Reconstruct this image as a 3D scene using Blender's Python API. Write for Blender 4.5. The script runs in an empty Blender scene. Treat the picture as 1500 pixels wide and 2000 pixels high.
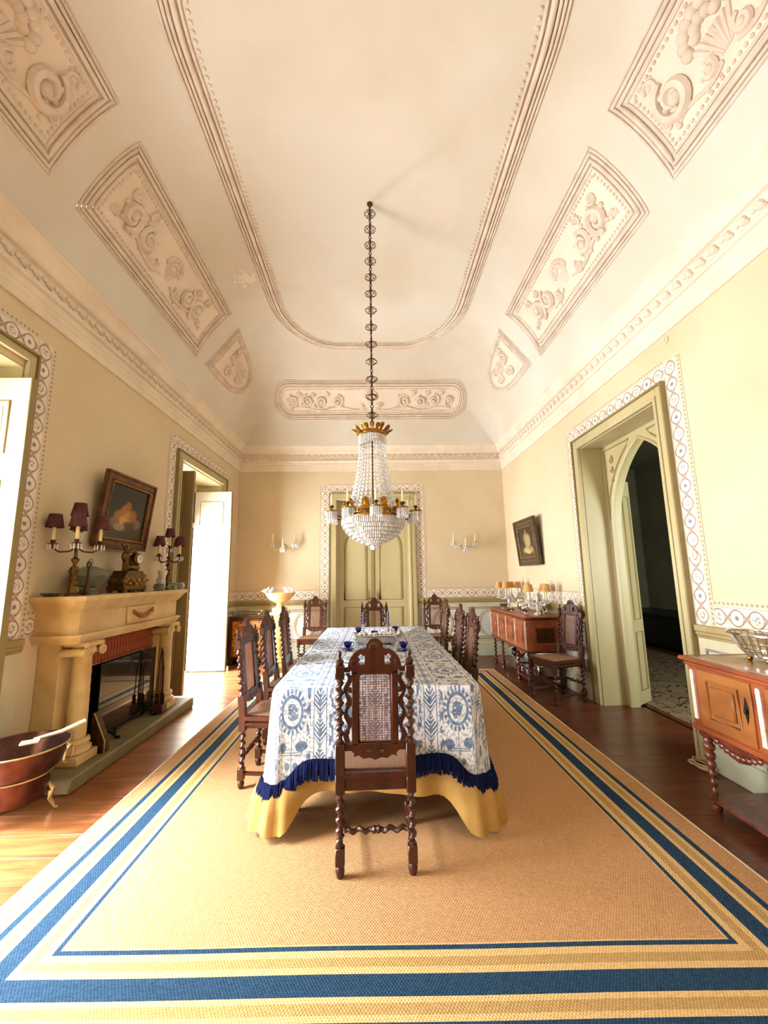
import bpy, math, random
from mathutils import Vector as V, Matrix as M
random.seed(7)
PI = math.pi
scene = bpy.context.scene
col = scene.collection

# ---------------------------------------------------------------- camera
cam = bpy.data.cameras.new('camera')
cam.sensor_fit = 'HORIZONTAL'; cam.sensor_width = 36.0
cam.lens = 796.0 / 1500.0 * 36.0
cam.shift_x = 0.001; cam.clip_start = 0.05
co = bpy.data.objects.new('camera', cam); col.objects.link(co)
_p, _y, _r = 0.15638, 0.02528, -0.015236
_f = V((math.sin(_y) * math.cos(_p), math.cos(_y) * math.cos(_p), math.sin(_p)))
_rt = V((math.cos(_y), -math.sin(_y), 0)); _up = _rt.cross(_f)
_a = math.cos(_r) * _rt + math.sin(_r) * _up
_b = -math.sin(_r) * _rt + math.cos(_r) * _up
co.matrix_world = M(((_a.x, _b.x, -_f.x, 0), (_a.y, _b.y, -_f.y, 0), (_a.z, _b.z, -_f.z, 1.45), (0, 0, 0, 1)))
scene.camera = co

# ---------------------------------------------------------------- sky, daylight through the doors, added fill lights, exposure
world = bpy.data.worlds.new('sky'); scene.world = world; world.use_nodes = True
world.node_tree.nodes['Background'].inputs[0].default_value = (0.93, 0.97, 1.0, 1)
world.node_tree.nodes['Background'].inputs[1].default_value = 5.0
def door_light(name, y0, y1, power, colr=(0.98, 0.98, 0.985)):
    l = bpy.data.lights.new(name, 'AREA'); l.shape = 'RECTANGLE'
    l.size = y1 - y0; l.size_y = 2.9; l.energy = power; l.color = colr
    o = bpy.data.objects.new(name, l); col.objects.link(o)
    o.matrix_world = M(((0, 0, -1, -3.35), (-1, 0, 0, (y0 + y1) / 2), (0, 1, 0, 1.5), (0, 0, 0, 1)))
    return o
door_light('fill_behind_camera', -1.6, 0.05, 70)  # added front fill, shining through an invented opening behind the camera
door_light('daylight_near_door', 1.25, 2.95, 590)
door_light('daylight_far_door', 5.25, 6.95, 620)
def sky_light(name, loc, target, size, power):
    # open sky seen steeply through a balcony door
    l = bpy.data.lights.new(name, 'AREA'); l.shape = 'SQUARE'; l.size = size; l.energy = power; l.color = (0.98, 0.98, 1.0)
    o = bpy.data.objects.new(name, l); col.objects.link(o); o.location = loc
    o.rotation_euler = (V(target) - V(loc)).to_track_quat('-Z', 'Y').to_euler()
sky_light('sky_over_near_door', (-4.9, 1.75, 4.3), (-2.0, 1.9, .2), 1.6, 2000)
sky_light('sky_over_far_door', (-4.9, 6.2, 4.3), (-2.0, 6.0, .2), 1.6, 550)
l = bpy.data.lights.new('next_room_fill', 'AREA'); l.shape = 'RECTANGLE'; l.size = 1.2; l.size_y = 1.8; l.energy = 110; l.color = (0.95, 1.0, .92)  # added fill to lift the dark next room; no window is modelled
o = bpy.data.objects.new('next_room_fill', l); col.objects.link(o); o.location = (4.2, 2.36, 1.9); o.rotation_euler = (-PI / 2, 0, PI)
vs = scene.view_settings
scene.display_settings.display_device = 'sRGB'
vs.view_transform = 'Standard'; vs.look = 'None'; vs.exposure = -0.04; vs.gamma = 1.0
vs.use_curve_mapping = False
try:
    scene.cycles.max_bounces = 14; scene.cycles.diffuse_bounces = 8; scene.cycles.transmission_bounces = 10
    scene.cycles.caustics_reflective = False; scene.cycles.caustics_refractive = False
    scene.cycles.sample_clamp_indirect = 6.0
except Exception: pass

# ---------------------------------------------------------------- mesh helpers
class MB:
    def __init__(s): s.v = []; s.f = []; s.uv = {}
    def add(s, vs, fs, m=None):
        o = len(s.v)
        s.v += [tuple(m @ V(p)) for p in vs] if m else [tuple(p) for p in vs]
        s.f += [tuple(i + o for i in f) for f in fs]
        return s
    def box(s, x0, x1, y0, y1, z0, z1, b=0.0, m=None):
        if x0 > x1: x0, x1 = x1, x0
        if y0 > y1: y0, y1 = y1, y0
        if z0 > z1: z0, z1 = z1, z0
        if b <= 0:
            vs = [(x, y, z) for x in (x0, x1) for y in (y0, y1) for z in (z0, z1)]
            return s.add(vs, [(0, 1, 3, 2), (4, 6, 7, 5), (0, 4, 5, 1), (2, 3, 7, 6), (0, 2, 6, 4), (1, 5, 7, 3)], m)
        b = min(b, (x1 - x0) * .49, (y1 - y0) * .49, (z1 - z0) * .49)
        L = ((x0, x1), (y0, y1), (z0, z1)); idx = {}; vs = []
        for sx in (0, 1):
            for sy in (0, 1):
                for sz in (0, 1):
                    g = (sx, sy, sz)
                    for ax in range(3):
                        p = [L[k][g[k]] + (0 if k == ax else (b if g[k] == 0 else -b)) for k in range(3)]
                        idx[(g, ax)] = len(vs); vs.append(tuple(p))
        fs = []
        for ax in range(3):
            o1, o2 = [k for k in range(3) if k != ax]
            for sg in (0, 1):
                q = []
                for a, c in ((0, 0), (1, 0), (1, 1), (0, 1)):
                    g = [0, 0, 0]; g[ax] = sg; g[o1] = a; g[o2] = c; q.append(idx[(tuple(g), ax)])
                fs.append(tuple(q if (sg == 1) != (ax == 1) else q[::-1]))
            for a in (0, 1):
                for c in (0, 1):
                    g0 = [0, 0, 0]; g1 = [0, 0, 0]
                    g0[ax] = 0; g1[ax] = 1; g0[o1] = g1[o1] = a; g0[o2] = g1[o2] = c
                    g0 = tuple(g0); g1 = tuple(g1)
                    fs.append((idx[(g0, o1)], idx[(g1, o1)], idx[(g1, o2)], idx[(g0, o2)]))
        for sx in (0, 1):
            for sy in (0, 1):
                for sz in (0, 1):
                    g = (sx, sy, sz); fs.append((idx[(g, 0)], idx[(g, 1)], idx[(g, 2)]))
        return s.add(vs, fs, m)
    def cbox(s, c, d, b=0.0, rz=0.0):
        m = M.Translation(c) @ M.Rotation(rz, 4, 'Z')
        return s.box(-d[0] / 2, d[0] / 2, -d[1] / 2, d[1] / 2, -d[2] / 2, d[2] / 2, b, m)
    def lathe(s, prof, seg=16, c=(0, 0, 0), m=None, sx=1.0, sy=1.0):
        vs = []; fs = []; rings = []
        for r, z in prof:
            if r <= 1e-6:
                rings.append([len(vs)]); vs.append((c[0], c[1], c[2] + z))
            else:
                rings.append(list(range(len(vs), len(vs) + seg)))
                vs += [(c[0] + sx * r * math.cos(2 * PI * i / seg), c[1] + sy * r * math.sin(2 * PI * i / seg), c[2] + z) for i in range(seg)]
        for a, b in zip(rings, rings[1:]):
            for i in range(seg):
                j = (i + 1) % seg
                if len(a) == 1 and len(b) == 1: continue
                if len(a) == 1: fs.append((a[0], b[j], b[i]))
                elif len(b) == 1: fs.append((a[i], a[j], b[0]))
                else: fs.append((a[i], a[j], b[j], b[i]))
        return s.add(vs, fs, m)
    def tube(s, pts, r, seg=6, closed=False, m=None, flat=1.0, caps=True):
        pts = [V(p) for p in pts]; n = len(pts)
        rr = r if isinstance(r, (list, tuple)) else [r] * n
        vs = []; fs = []; up = None
        for i, p in enumerate(pts):
            a = pts[(i - 1) % n] if (closed or i > 0) else p
            b = pts[(i + 1) % n] if (closed or i < n - 1) else p
            t = (b - a)
            t = t.normalized() if t.length > 1e-9 else V((0, 0, 1))
            if up is None:
                up = V((0, 0, 1)) if abs(t.z) < .9 else V((1, 0, 0))
            u = up - t * up.dot(t)
            u = u.normalized() if u.length > 1e-6 else t.orthogonal().normalized()
            w = t.cross(u); up = u
            for k in range(seg):
                an = 2 * PI * k / seg
                vs.append(p + (u * math.cos(an) * flat + w * math.sin(an)) * rr[i])
        for i in range(n if closed else n - 1):
            j = (i + 1) % n
            for k in range(seg):
                l = (k + 1) % seg
                fs.append((i * seg + k, i * seg + l, j * seg + l, j * seg + k))
        if not closed and caps:
            fs.append(tuple(range(seg))[::-1]); fs.append(tuple((n - 1) * seg + k for k in range(seg)))
        return s.add(vs, fs, m)
    def ell(s, c, r, seg=10, rings=6, m=None):
        if not isinstance(r, (tuple, list)): r = (r, r, r)
        prof = [(math.sin(PI * i / rings), -math.cos(PI * i / rings)) for i in range(rings + 1)]
        prof[0] = (0, -1); prof[-1] = (0, 1)
        mm = M.Translation(c) @ M.Diagonal((r[0], r[1], r[2], 1))
        return s.lathe(prof, seg, m=(m @ mm) if m else mm)
    def prism(s, pts, t0, t1, ax='y', m=None):
        # outline pts in the plane across axis ax, extruded from t0 to t1
        def P(a, b, t):
            return {'x': (t, a, b), 'y': (a, t, b), 'z': (a, b, t)}[ax]
        n = len(pts)
        vs = [P(a, b, t0) for a, b in pts] + [P(a, b, t1) for a, b in pts]
        fs = [tuple(range(n)), tuple(range(2 * n - 1, n - 1, -1))]
        fs += [(i, i + n, (i + 1) % n + n, (i + 1) % n) for i in range(n)]
        return s.add(vs, fs, m)
    def twist(s, p0, p1, r, e, turns, seg=8, per=9):
        p0 = V(p0); p1 = V(p1); d = p1 - p0; L = d.length; t = d / L
        u = V((1, 0, 0)) if abs(t.x) < .8 else V((0, 1, 0))
        u = (u - t * u.dot(t)).normalized(); w = t.cross(u)
        n = max(4, int(abs(turns) * per)); vs = []; fs = []
        for i in range(n + 1):
            k = i / n; ph = 2 * PI * turns * k; fade = min(1, k * 9, (1 - k) * 9)
            c = p0 + d * k + (u * math.cos(ph) + w * math.sin(ph)) * e * fade
            for q in range(seg):
                an = 2 * PI * q / seg
                vs.append(c + (u * math.cos(an) + w * math.sin(an)) * r)
        for i in range(n):
            for q in range(seg):
                l = (q + 1) % seg
                fs.append((i * seg + q, i * seg + l, (i + 1) * seg + l, (i + 1) * seg + q))
        fs.append(tuple(range(seg))[::-1]); fs.append(tuple(n * seg + q for q in range(seg)))
        return s.add(vs, fs)
    def grid(s, nu, nv, fn, uvfn=None, closed=False):
        o = len(s.v); w = nu if closed else nu + 1
        for j in range(nv + 1):
            for i in range(w):
                s.v.append(tuple(fn(i / nu, j / nv)))
                if uvfn: s.uv[len(s.v) - 1] = uvfn(i / nu, j / nv)
        for j in range(nv):
            for i in range(nu):
                i2 = (i + 1) % w if closed else i + 1
                s.f.append((o + j * w + i, o + j * w + i2, o + (j + 1) * w + i2, o + (j + 1) * w + i))
        return s
    def quad(s, ps, uvs=None):
        o = len(s.v); s.v += [tuple(p) for p in ps]; s.f.append((o, o + 1, o + 2, o + 3))
        if uvs:
            for i, u in enumerate(uvs): s.uv[o + i] = u
        return s
    def mesh(s, name, mat, smooth=True, ang=38):
        me = bpy.data.meshes.new(name); me.from_pydata(s.v, [], s.f); me.update()
        import bmesh as _bm
        bm = _bm.new(); bm.from_mesh(me); _bm.ops.recalc_face_normals(bm, faces=bm.faces); bm.to_mesh(me); bm.free()
        if s.uv:
            ul = me.uv_layers.new(name='UVMap')
            for l in me.loops: ul.data[l.index].uv = s.uv.get(l.vertex_index, (0, 0))
        if mat: me.materials.append(mat)
        if smooth:
            me.polygons.foreach_set('use_smooth', [True] * len(me.polygons))
            me.set_sharp_from_angle(angle=math.radians(ang))
        return me
    def build(s, name, mat, parent=None, smooth=True, ang=38, label=None, kind=None):
        o = bpy.data.objects.new(name, s.mesh(name, mat, smooth, ang)); col.objects.link(o)
        if parent: o.parent = parent
        if label: o['label'] = label
        if kind: o['kind'] = kind
        return o

def tag(o, label, cat, group=None):
    o['label'] = label; o['category'] = cat
    if group: o['group'] = group
    return o
def thing(name, label, cat, loc=(0, 0, 0), rz=0.0, group=None):
    o = bpy.data.objects.new(name, None); col.objects.link(o); o.empty_display_size = .05
    o.location = loc; o.rotation_euler = (0, 0, rz)
    return tag(o, label, cat, group)
def struct(o):
    o['kind'] = 'structure'; return o
def inst(src, name, parent, mat4):
    o = bpy.data.objects.new(name, src if isinstance(src, bpy.types.Mesh) else src.data); col.objects.link(o)
    if parent: o.parent = parent
    o.matrix_local = mat4
    return o
def copy_tree(o, parent=None):
    c = o.copy(); col.objects.link(c)
    if parent: c.parent = parent
    for ch in [x for x in bpy.data.objects if x.parent == o]:
        copy_tree(ch, c)
    return c
def dup(root, label, loc, rz, group=None):
    c = copy_tree(root); c.location = loc; c.rotation_euler = (0, 0, rz); c['label'] = label
    if group: c['group'] = group
    return c
def T(x, y, z): return M.Translation((x, y, z))
def RZ(a): return M.Rotation(a, 4, 'Z')
def RX(a): return M.Rotation(a, 4, 'X')
def RY(a): return M.Rotation(a, 4, 'Y')
def arc(cx, cz, r, a0, a1, n): return [(cx + r * math.cos(a0 + (a1 - a0) * i / n), cz + r * math.sin(a0 + (a1 - a0) * i / n)) for i in range(n + 1)]

# ---------------------------------------------------------------- material helpers
def C(r, g, b):
    def l(x):
        x /= 255.0
        return x / 12.92 if x <= .04045 else ((x + .055) / 1.055) ** 2.4
    return (l(r), l(g), l(b), 1.0)
class E:
    def __init__(s, g, k): s.g = g; s.k = k
    def __add__(s, o): return s.g.m('ADD', s, o)
    def __radd__(s, o): return s.g.m('ADD', o, s)
    def __sub__(s, o): return s.g.m('SUBTRACT', s, o)
    def __rsub__(s, o): return s.g.m('SUBTRACT', o, s)
    def __mul__(s, o): return s.g.m('MULTIPLY', s, o)
    def __rmul__(s, o): return s.g.m('MULTIPLY', o, s)
    def __truediv__(s, o): return s.g.m('DIVIDE', s, o)
    def __abs__(s): return s.g.m('ABSOLUTE', s)
    def __lt__(s, o): return s.g.m('LESS_THAN', s, o)
    def __gt__(s, o): return s.g.m('GREATER_THAN', s, o)
    def fr(s): return s.g.m('FRACT', s)
    def fl(s): return s.g.m('FLOOR', s)
    def sin(s): return s.g.m('SINE', s)
    def cos(s): return s.g.m('COSINE', s)
    def sqrt(s): return s.g.m('SQRT', s)
    def mn(s, o): return s.g.m('MINIMUM', s, o)
    def mx(s, o): return s.g.m('MAXIMUM', s, o)
class G:
    def __init__(s, nt): s.nt = nt
    def n(s, t): return s.nt.nodes.new(t)
    def put(s, inp, x):
        if isinstance(x, E): s.nt.links.new(x.k, inp)
        else: inp.default_value = x
    def m(s, op, *a):
        nd = s.n('ShaderNodeMath'); nd.operation = op
        for i, x in enumerate(a): s.put(nd.inputs[i], x)
        return E(s, nd.outputs[0])
    def mix(s, f, a, b):
        nd = s.n('ShaderNodeMix'); nd.data_type = 'RGBA'
        s.put(nd.inputs[0], f); s.put(nd.inputs[6], a); s.put(nd.inputs[7], b)
        return E(s, nd.outputs[2])
    def coord(s, kind='Object'):
        return E(s, s.n('ShaderNodeTexCoord').outputs[kind])
    def xyz(s, vec):
        nd = s.n('ShaderNodeSeparateXYZ'); s.put(nd.inputs[0], vec)
        return [E(s, o) for o in nd.outputs]
    def vec(s, x, y, z=0.0):
        nd = s.n('ShaderNodeCombineXYZ')
        for i, q in enumerate((x, y, z)): s.put(nd.inputs[i], q)
        return E(s, nd.outputs[0])
    def noise(s, vec, scale=5.0, detail=3.0, rough=.55, dist=0.0):
        nd = s.n('ShaderNodeTexNoise'); s.put(nd.inputs['Vector'], vec)
        nd.inputs['Scale'].default_value = scale; nd.inputs['Detail'].default_value = detail
        nd.inputs['Roughness'].default_value = rough; nd.inputs['Distortion'].default_value = dist
        return E(s, nd.outputs['Fac'])
    def scale(s, vec, sx, sy, sz):
        nd = s.n('ShaderNodeMapping'); s.put(nd.inputs['Vector'], vec); nd.inputs['Scale'].default_value = (sx, sy, sz)
        return E(s, nd.outputs[0])
    def sm(s, x, a, b):
        nd = s.n('ShaderNodeMapRange'); nd.interpolation_type = 'SMOOTHSTEP'
        s.put(nd.inputs['Value'], x); nd.inputs['From Min'].default_value = a; nd.inputs['From Max'].default_value = b
        return E(s, nd.outputs[0])
    def bump(s, h, strength=.3, dist=.01):
        nd = s.n('ShaderNodeBump'); s.put(nd.inputs['Height'], h)
        nd.inputs['Strength'].default_value = strength; nd.inputs['Distance'].default_value = dist
        return E(s, nd.outputs[0])
def newmat(name, rough=.5, metal=0.0, spec=.5):
    m = bpy.data.materials.new(name); m.use_nodes = True; b = m.node_tree.nodes['Principled BSDF']
    b.inputs['Roughness'].default_value = rough; b.inputs['Metallic'].default_value = metal
    b.inputs['Specular IOR Level'].default_value = spec
    return m, G(m.node_tree), b
def simple(name, c0, c1=None, rough=.5, metal=0.0, spec=.5, scale=6.0, bump=0.0, bscale=None, stretch=(1, 1, 1), bdist=.004, detail=3.0, lo=.3, hi=.7):
    m, g, b = newmat(name, rough, metal, spec)
    v = g.scale(g.coord(), *stretch)
    if c1 is None: b.inputs['Base Color'].default_value = c0
    else: g.put(b.inputs['Base Color'], g.mix(g.sm(g.noise(v, scale, detail), lo, hi), c0, c1))
    if bump: g.put(b.inputs['Normal'], g.bump(g.noise(v, bscale or scale * 4, 4), bump, bdist))
    return m
def glass(name, colr=(1, 1, 1, 1), rough=.04, trans=1.0, ior=1.45):
    m, g, b = newmat(name, rough)
    b.inputs['Base Color'].default_value = colr; b.inputs['Transmission Weight'].default_value = trans
    b.inputs['IOR'].default_value = ior
    return m
# ---------------------------------------------------------------- materials
mt = {}
WALLC = C(212, 197, 166); WALLC2 = C(204, 187, 154)
mt['wall'] = simple('wall_paint', WALLC, WALLC2, rough=.75, spec=.2, scale=1.1, bump=.08, bscale=60, detail=5)
def ceiling_material():
    m, g, b = newmat('ceiling_plaster', .85, 0, .15)
    x, y, z = g.xyz(g.coord('Object')); n = g.noise(g.coord('Object'), .7, 6); n2 = g.noise(g.coord('Object'), 2.3, 5)
    c = g.mix(g.sm(n, .35, .65), C(212, 209, 199), C(204, 197, 182))
    c = g.mix(g.sm(n2, .55, .75) * .4, c, C(216, 202, 186))
    for (px, py, r) in ((-1.55, 4.62, .26),):          # patches of flaking paint
        d = ((x - px) * (x - px) + (y - py) * (y - py)).sqrt()
        c = g.mix(((g.noise(g.coord('Object'), 17, 4) - d * (.5 / r)) > .32) * .6, c, C(236, 228, 212))
    g.put(b.inputs['Base Color'], c)
    g.put(b.inputs['Normal'], g.bump(g.noise(g.coord('Object'), 30, 4), .06, .004))
    return m
mt['ceiling'] = ceiling_material()
mt['relief'] = simple('relief_plaster', C(219, 208, 194), C(205, 190, 174), rough=.8, spec=.2, scale=7, bump=.15, bscale=50)
mt['panelbed'] = simple('panel_plaster', C(220, 207, 192), C(228, 216, 200), rough=.85, spec=.15, scale=2)
mt['cornice'] = simple('cornice_plaster', C(228, 217, 199), C(217, 204, 184), rough=.75, spec=.2, scale=3, bump=.05, bscale=40)
mt['joinery'] = simple('olive_cream_joinery', C(184, 173, 132), C(174, 162, 120), rough=.4, spec=.4, scale=3, stretch=(1, 1, .2))
mt['joinery_dark'] = simple('olive_moulding', C(146, 130, 86), C(134, 118, 76), rough=.4, spec=.4, scale=4)
mt['white_paint'] = simple('white_leaf_paint', C(240, 236, 222), C(232, 226, 208), rough=.35, spec=.4, scale=2)
mt['leaf_dark'] = simple('brown_leaf_paint', C(140, 120, 76), C(124, 104, 62), rough=.45, scale=3, stretch=(1, 1, .2))
mt['dado'] = simple('dado_plaster', C(214, 207, 178), C(200, 192, 158), rough=.6, spec=.3, scale=5, detail=6, bump=.05)
mt['dado_olive'] = simple('chair_rail_paint', C(170, 152, 104), C(154, 136, 88), rough=.45, scale=4)
mt['dado_white'] = simple('dado_pale_panel', C(226, 226, 222), C(214, 214, 208), rough=.55, spec=.3, scale=4)
mt['dado_line'] = simple('dado_grey_line', C(136, 140, 146), C(160, 158, 150), rough=.6, scale=9)
mt['base'] = simple('skirting_paint', C(206, 210, 186), C(192, 196, 170), rough=.5, scale=4)
mt['gold'] = simple('gilt_bronze', C(178, 128, 52), C(132, 90, 32), rough=.34, metal=.95, scale=25)
mt['bronze'] = simple('dark_bronze', C(92, 70, 44), C(64, 46, 28), rough=.38, metal=.8, scale=20)
mt['clockgilt'] = simple('aged_gilt', C(116, 88, 42), C(76, 56, 26), rough=.34, metal=.85, scale=30)
mt['iron'] = simple('black_iron', C(34, 30, 26), C(22, 19, 17), rough=.5, metal=.5, scale=20)
mt['silver'] = simple('silver', C(222, 220, 214), C(196, 192, 184), rough=.16, metal=1.0, scale=12)
mt['copper'] = simple('tarnished_copper', C(100, 68, 62), C(72, 48, 46), rough=.3, metal=.85, scale=9, detail=6)
mt['brass'] = simple('worn_brass', C(196, 176, 128), C(160, 140, 96), rough=.3, metal=.9, scale=14)
mt['crystal'] = glass('crystal', (1, 1, 1, 1), .08, .38, 1.6)
mt['glass'] = glass('clear_glass', C(226, 232, 226), .03, .95, 1.3)
mt['glass2'] = glass('grey_green_glass', C(190, 200, 188), .06, .85, 1.35)
mt['blueglass'] = glass('cobalt_glass', C(16, 24, 150), .04, .7, 1.45)
mt['candle'] = simple('ivory_candle', C(240, 226, 176), C(232, 214, 158), rough=.4, scale=10)
mt['candle_blue'] = simple('blue_candle', C(70, 76, 128), C(56, 60, 108), rough=.45, scale=10)
mt['shade_plum'] = simple('plum_shade', C(92, 58, 60), C(78, 46, 50), rough=.8, spec=.1, scale=20)
mt['shade_tan'] = simple('amber_shade', C(206, 160, 100), C(188, 138, 78), rough=.7, spec=.1, scale=18, stretch=(3, 3, .2))
mt['chairwood'] = simple('red_brown_walnut', C(80, 39, 24), C(52, 23, 13), rough=.3, spec=.5, scale=14, stretch=(1, 1, .18), bump=.08, detail=5)
mt['sidewood'] = simple('cherry_wood', C(156, 84, 46), C(124, 60, 30), rough=.32, spec=.5, scale=9, stretch=(1, .25, 1), bump=.05, detail=6)
mt['oak'] = simple('honey_oak', C(160, 102, 50), C(132, 78, 36), rough=.34, spec=.5, scale=9, stretch=(1, .3, 1), bump=.05, detail=6)
mt['legwood'] = simple('turned_leg_wood', C(110, 56, 40), C(82, 38, 28), rough=.25, spec=.6, scale=12)
mt['cane'] = simple('cane', C(168, 112, 62), C(134, 84, 44), rough=.55, scale=60)
mt['cane_pale'] = simple('cane_back', C(136, 90, 62), C(112, 70, 46), rough=.55, scale=60)
mt['caneseat'] = simple('cane_seat', C(150, 112, 84), C(118, 82, 58), rough=.6, scale=90, bump=.5, bscale=140, bdist=.003)
mt['stone'] = simple('mantel_limestone', C(208, 184, 132), C(188, 160, 106), rough=.4, spec=.4, scale=5, detail=7, bump=.05, bscale=30)
mt['hearth'] = simple('hearth_stone', C(132, 122, 86), C(112, 102, 70), rough=.5, scale=7, detail=6)
mt['brick'] = simple('fire_brick', C(158, 82, 52), C(128, 62, 38), rough=.75, spec=.2, scale=14, bump=.25, bscale=60)
mt['mortar'] = simple('mortar', C(176, 136, 104), C(150, 112, 86), rough=.9, scale=20)
mt['soot'] = simple('soot', C(24, 19, 15), C(14, 11, 9), rough=.95, spec=.1, scale=6)
mt['marble_w'] = simple('pink_white_marble', C(226, 208, 194), C(206, 160, 142), rough=.2, scale=14, detail=6, lo=.5, hi=.75)
mt['marble_top'] = simple('brown_marble', C(150, 120, 100), C(190, 164, 140), rough=.15, scale=9, detail=7)
mt['alabaster'] = simple('alabaster', C(240, 208, 150), C(226, 186, 120), rough=.35, scale=6, detail=5)
mt['dove'] = simple('white_marble', C(238, 236, 228), C(214, 212, 206), rough=.4, scale=20)
mt['yellowmarble'] = simple('yellow_marble', C(214, 182, 108), C(176, 140, 72), rough=.25, scale=4, detail=7, stretch=(1, 1, 2))
mt['black'] = simple('black_lacquer', C(20, 17, 15), C(14, 12, 10), rough=.4, scale=5)
mt['goldcloth'] = simple('gold_linen', C(184, 148, 86), C(172, 134, 72), rough=.85, spec=.15, scale=7, bump=.2, bscale=220, bdist=.002)
mt['fringe'] = simple('navy_fringe', C(20, 30, 74), C(12, 18, 52), rough=.9, spec=.1, scale=40, stretch=(1, 1, .2), bump=.5, bscale=120)
mt['darkgreen'] = simple('dark_green_wall', C(126, 122, 96), C(114, 110, 84), rough=.8, scale=1.5)
mt['white_china'] = simple('white_china', C(232, 228, 220), C(220, 214, 204), rough=.2, scale=8)
mt['cord'] = simple('cream_cord', C(200, 176, 136), rough=.6)
mt['paper'] = simple('tan_wood_handle', C(206, 184, 146), C(186, 160, 120), rough=.6, scale=20)

def border_material():
    m, g, b = newmat('painted_guilloche', .7, 0, .2)
    u, v, _ = g.xyz(g.coord('UV'))
    f = u.fr() - .5; y = v - .5
    r = (f * f + y * y).sqrt()
    n = g.noise(g.coord('Object'), 45, 3)
    band = (abs(abs(y) - (f * PI).cos() * .33) - .08) < 0.0
    band = band * (r > .34)
    side = ((f * PI * 2).sin() * y) > 0.0
    ring = (abs(r - .355) - .022) < 0.0
    par = ((u.fl() * .5).fr()) > .25
    flower = g.sm(r + (n - .5) * .1, .13, .09)
    leaf = ((g.noise(g.coord('UV'), 9, 2) > .52) * (r < .2)).mn(1.0)
    bg = g.mix(g.sm(g.noise(g.coord('Object'), 6, 4), .35, .7), C(232, 222, 206), C(218, 206, 188))
    c = g.mix(band * .85, bg, g.mix(side, C(170, 128, 100), C(150, 130, 114)))
    c = g.mix(ring * .8, c, C(128, 116, 108))
    c = g.mix(flower * par * .85, c, C(96, 108, 128))
    c = g.mix(leaf * (1 - par) * .75, c, C(122, 128, 132))
    line = ((abs(v - .045) - .013) < 0.0).mx((abs(v - .955) - .013) < 0.0)
    c = g.mix(line * .8, c, C(128, 118, 112))
    wallc = g.mix(g.sm(g.noise(g.coord('Object'), 1.1, 5), .3, .7), WALLC, WALLC2)
    out = v > 1.0
    c = g.mix(out, c, wallc)
    df = (u * 4).fr() - .5; dv = (v - 1.13) * 4
    dot = ((df * df + dv * dv).sqrt() < .27) * out
    c = g.mix(dot * .75, c, C(138, 122, 110))
    g.put(b.inputs['Base Color'], c)
    return m
mt['border'] = border_material()

def floor_material():
    m, g, b = newmat('polished_floor_boards', .24, 0, .5)
    x, y, z = g.xyz(g.coord('Object'))
    inf = E(g, g.n('ShaderNodeObjectInfo').outputs['Random'])
    vec = g.vec(x * .6 + inf * 40, y * 6, z)
    n1 = g.noise(vec, 3.0, 6, .6, .6)
    c = g.mix(g.sm(n1, .3, .7), C(102, 53, 31), C(70, 33, 19))
    c = g.mix(inf * .4, c, C(112, 70, 42))
    kn = g.noise(g.vec(x * 1.4 + inf * 9, y * 3.5), 2.3, 2)
    c = g.mix(g.sm(kn, .70, .78) * .7, c, C(52, 24, 14))
    wx, wy, wz = g.xyz(E(g, g.n('ShaderNodeNewGeometry').outputs['Position']))     # paler boards by the left doors: incoming daylight painted into the colour
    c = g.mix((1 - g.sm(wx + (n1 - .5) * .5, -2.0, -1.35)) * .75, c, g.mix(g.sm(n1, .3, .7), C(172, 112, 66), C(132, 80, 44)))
    g.put(b.inputs['Base Color'], c)
    g.put(b.inputs['Roughness'], .2 + g.noise(g.coord('Object'), 3, 3) * .22)
    g.put(b.inputs['Normal'], g.bump(g.noise(g.coord('Object'), 5, 3) + n1 * .2, .12, .01))
    return m
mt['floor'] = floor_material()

def rug_material():
    m, g, b = newmat('sisal_rug', .95, 0, .1)
    u, v, _ = g.xyz(g.coord('UV'))             # metres from the nearest rug edge are worked out here
    d = u.mn(3.52 - u).mn(v.mn(5.14 - v))
    def st(a, c): return (d > a) * (d < c)
    x, y, z = g.xyz(g.coord('Object'))
    weave = (x * 520).sin() * (y * 330).sin()
    n = g.noise(g.scale(g.coord('Object'), 1, 3, 1), 60, 3)
    base = g.mix(g.sm(n, .3, .7), C(192, 151, 108), C(172, 129, 86))
    olive = g.mix(g.sm(n, .3, .7), C(182, 150, 98), C(166, 134, 82))
    sand = g.mix(g.sm(n, .3, .7), C(212, 180, 126), C(198, 162, 106))
    blue = g.mix(g.sm(n, .3, .7), C(42, 70, 94), C(31, 54, 76))
    c = g.mix(st(.128, .448), base, sand)
    c = g.mix(st(.183, .222), c, olive)
    c = g.mix(st(.352, .39), c, olive)
    c = g.mix(st(.128, .160).mx(st(.243, .325)).mx(st(.42, .441)), c, blue)
    c = g.mix((d < .012), c, C(232, 214, 176))
    g.put(b.inputs['Base Color'], c)
    g.put(b.inputs['Normal'], g.bump(weave * .5 + n, .35, .004))
    return m
mt['rug'] = rug_material()

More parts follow.
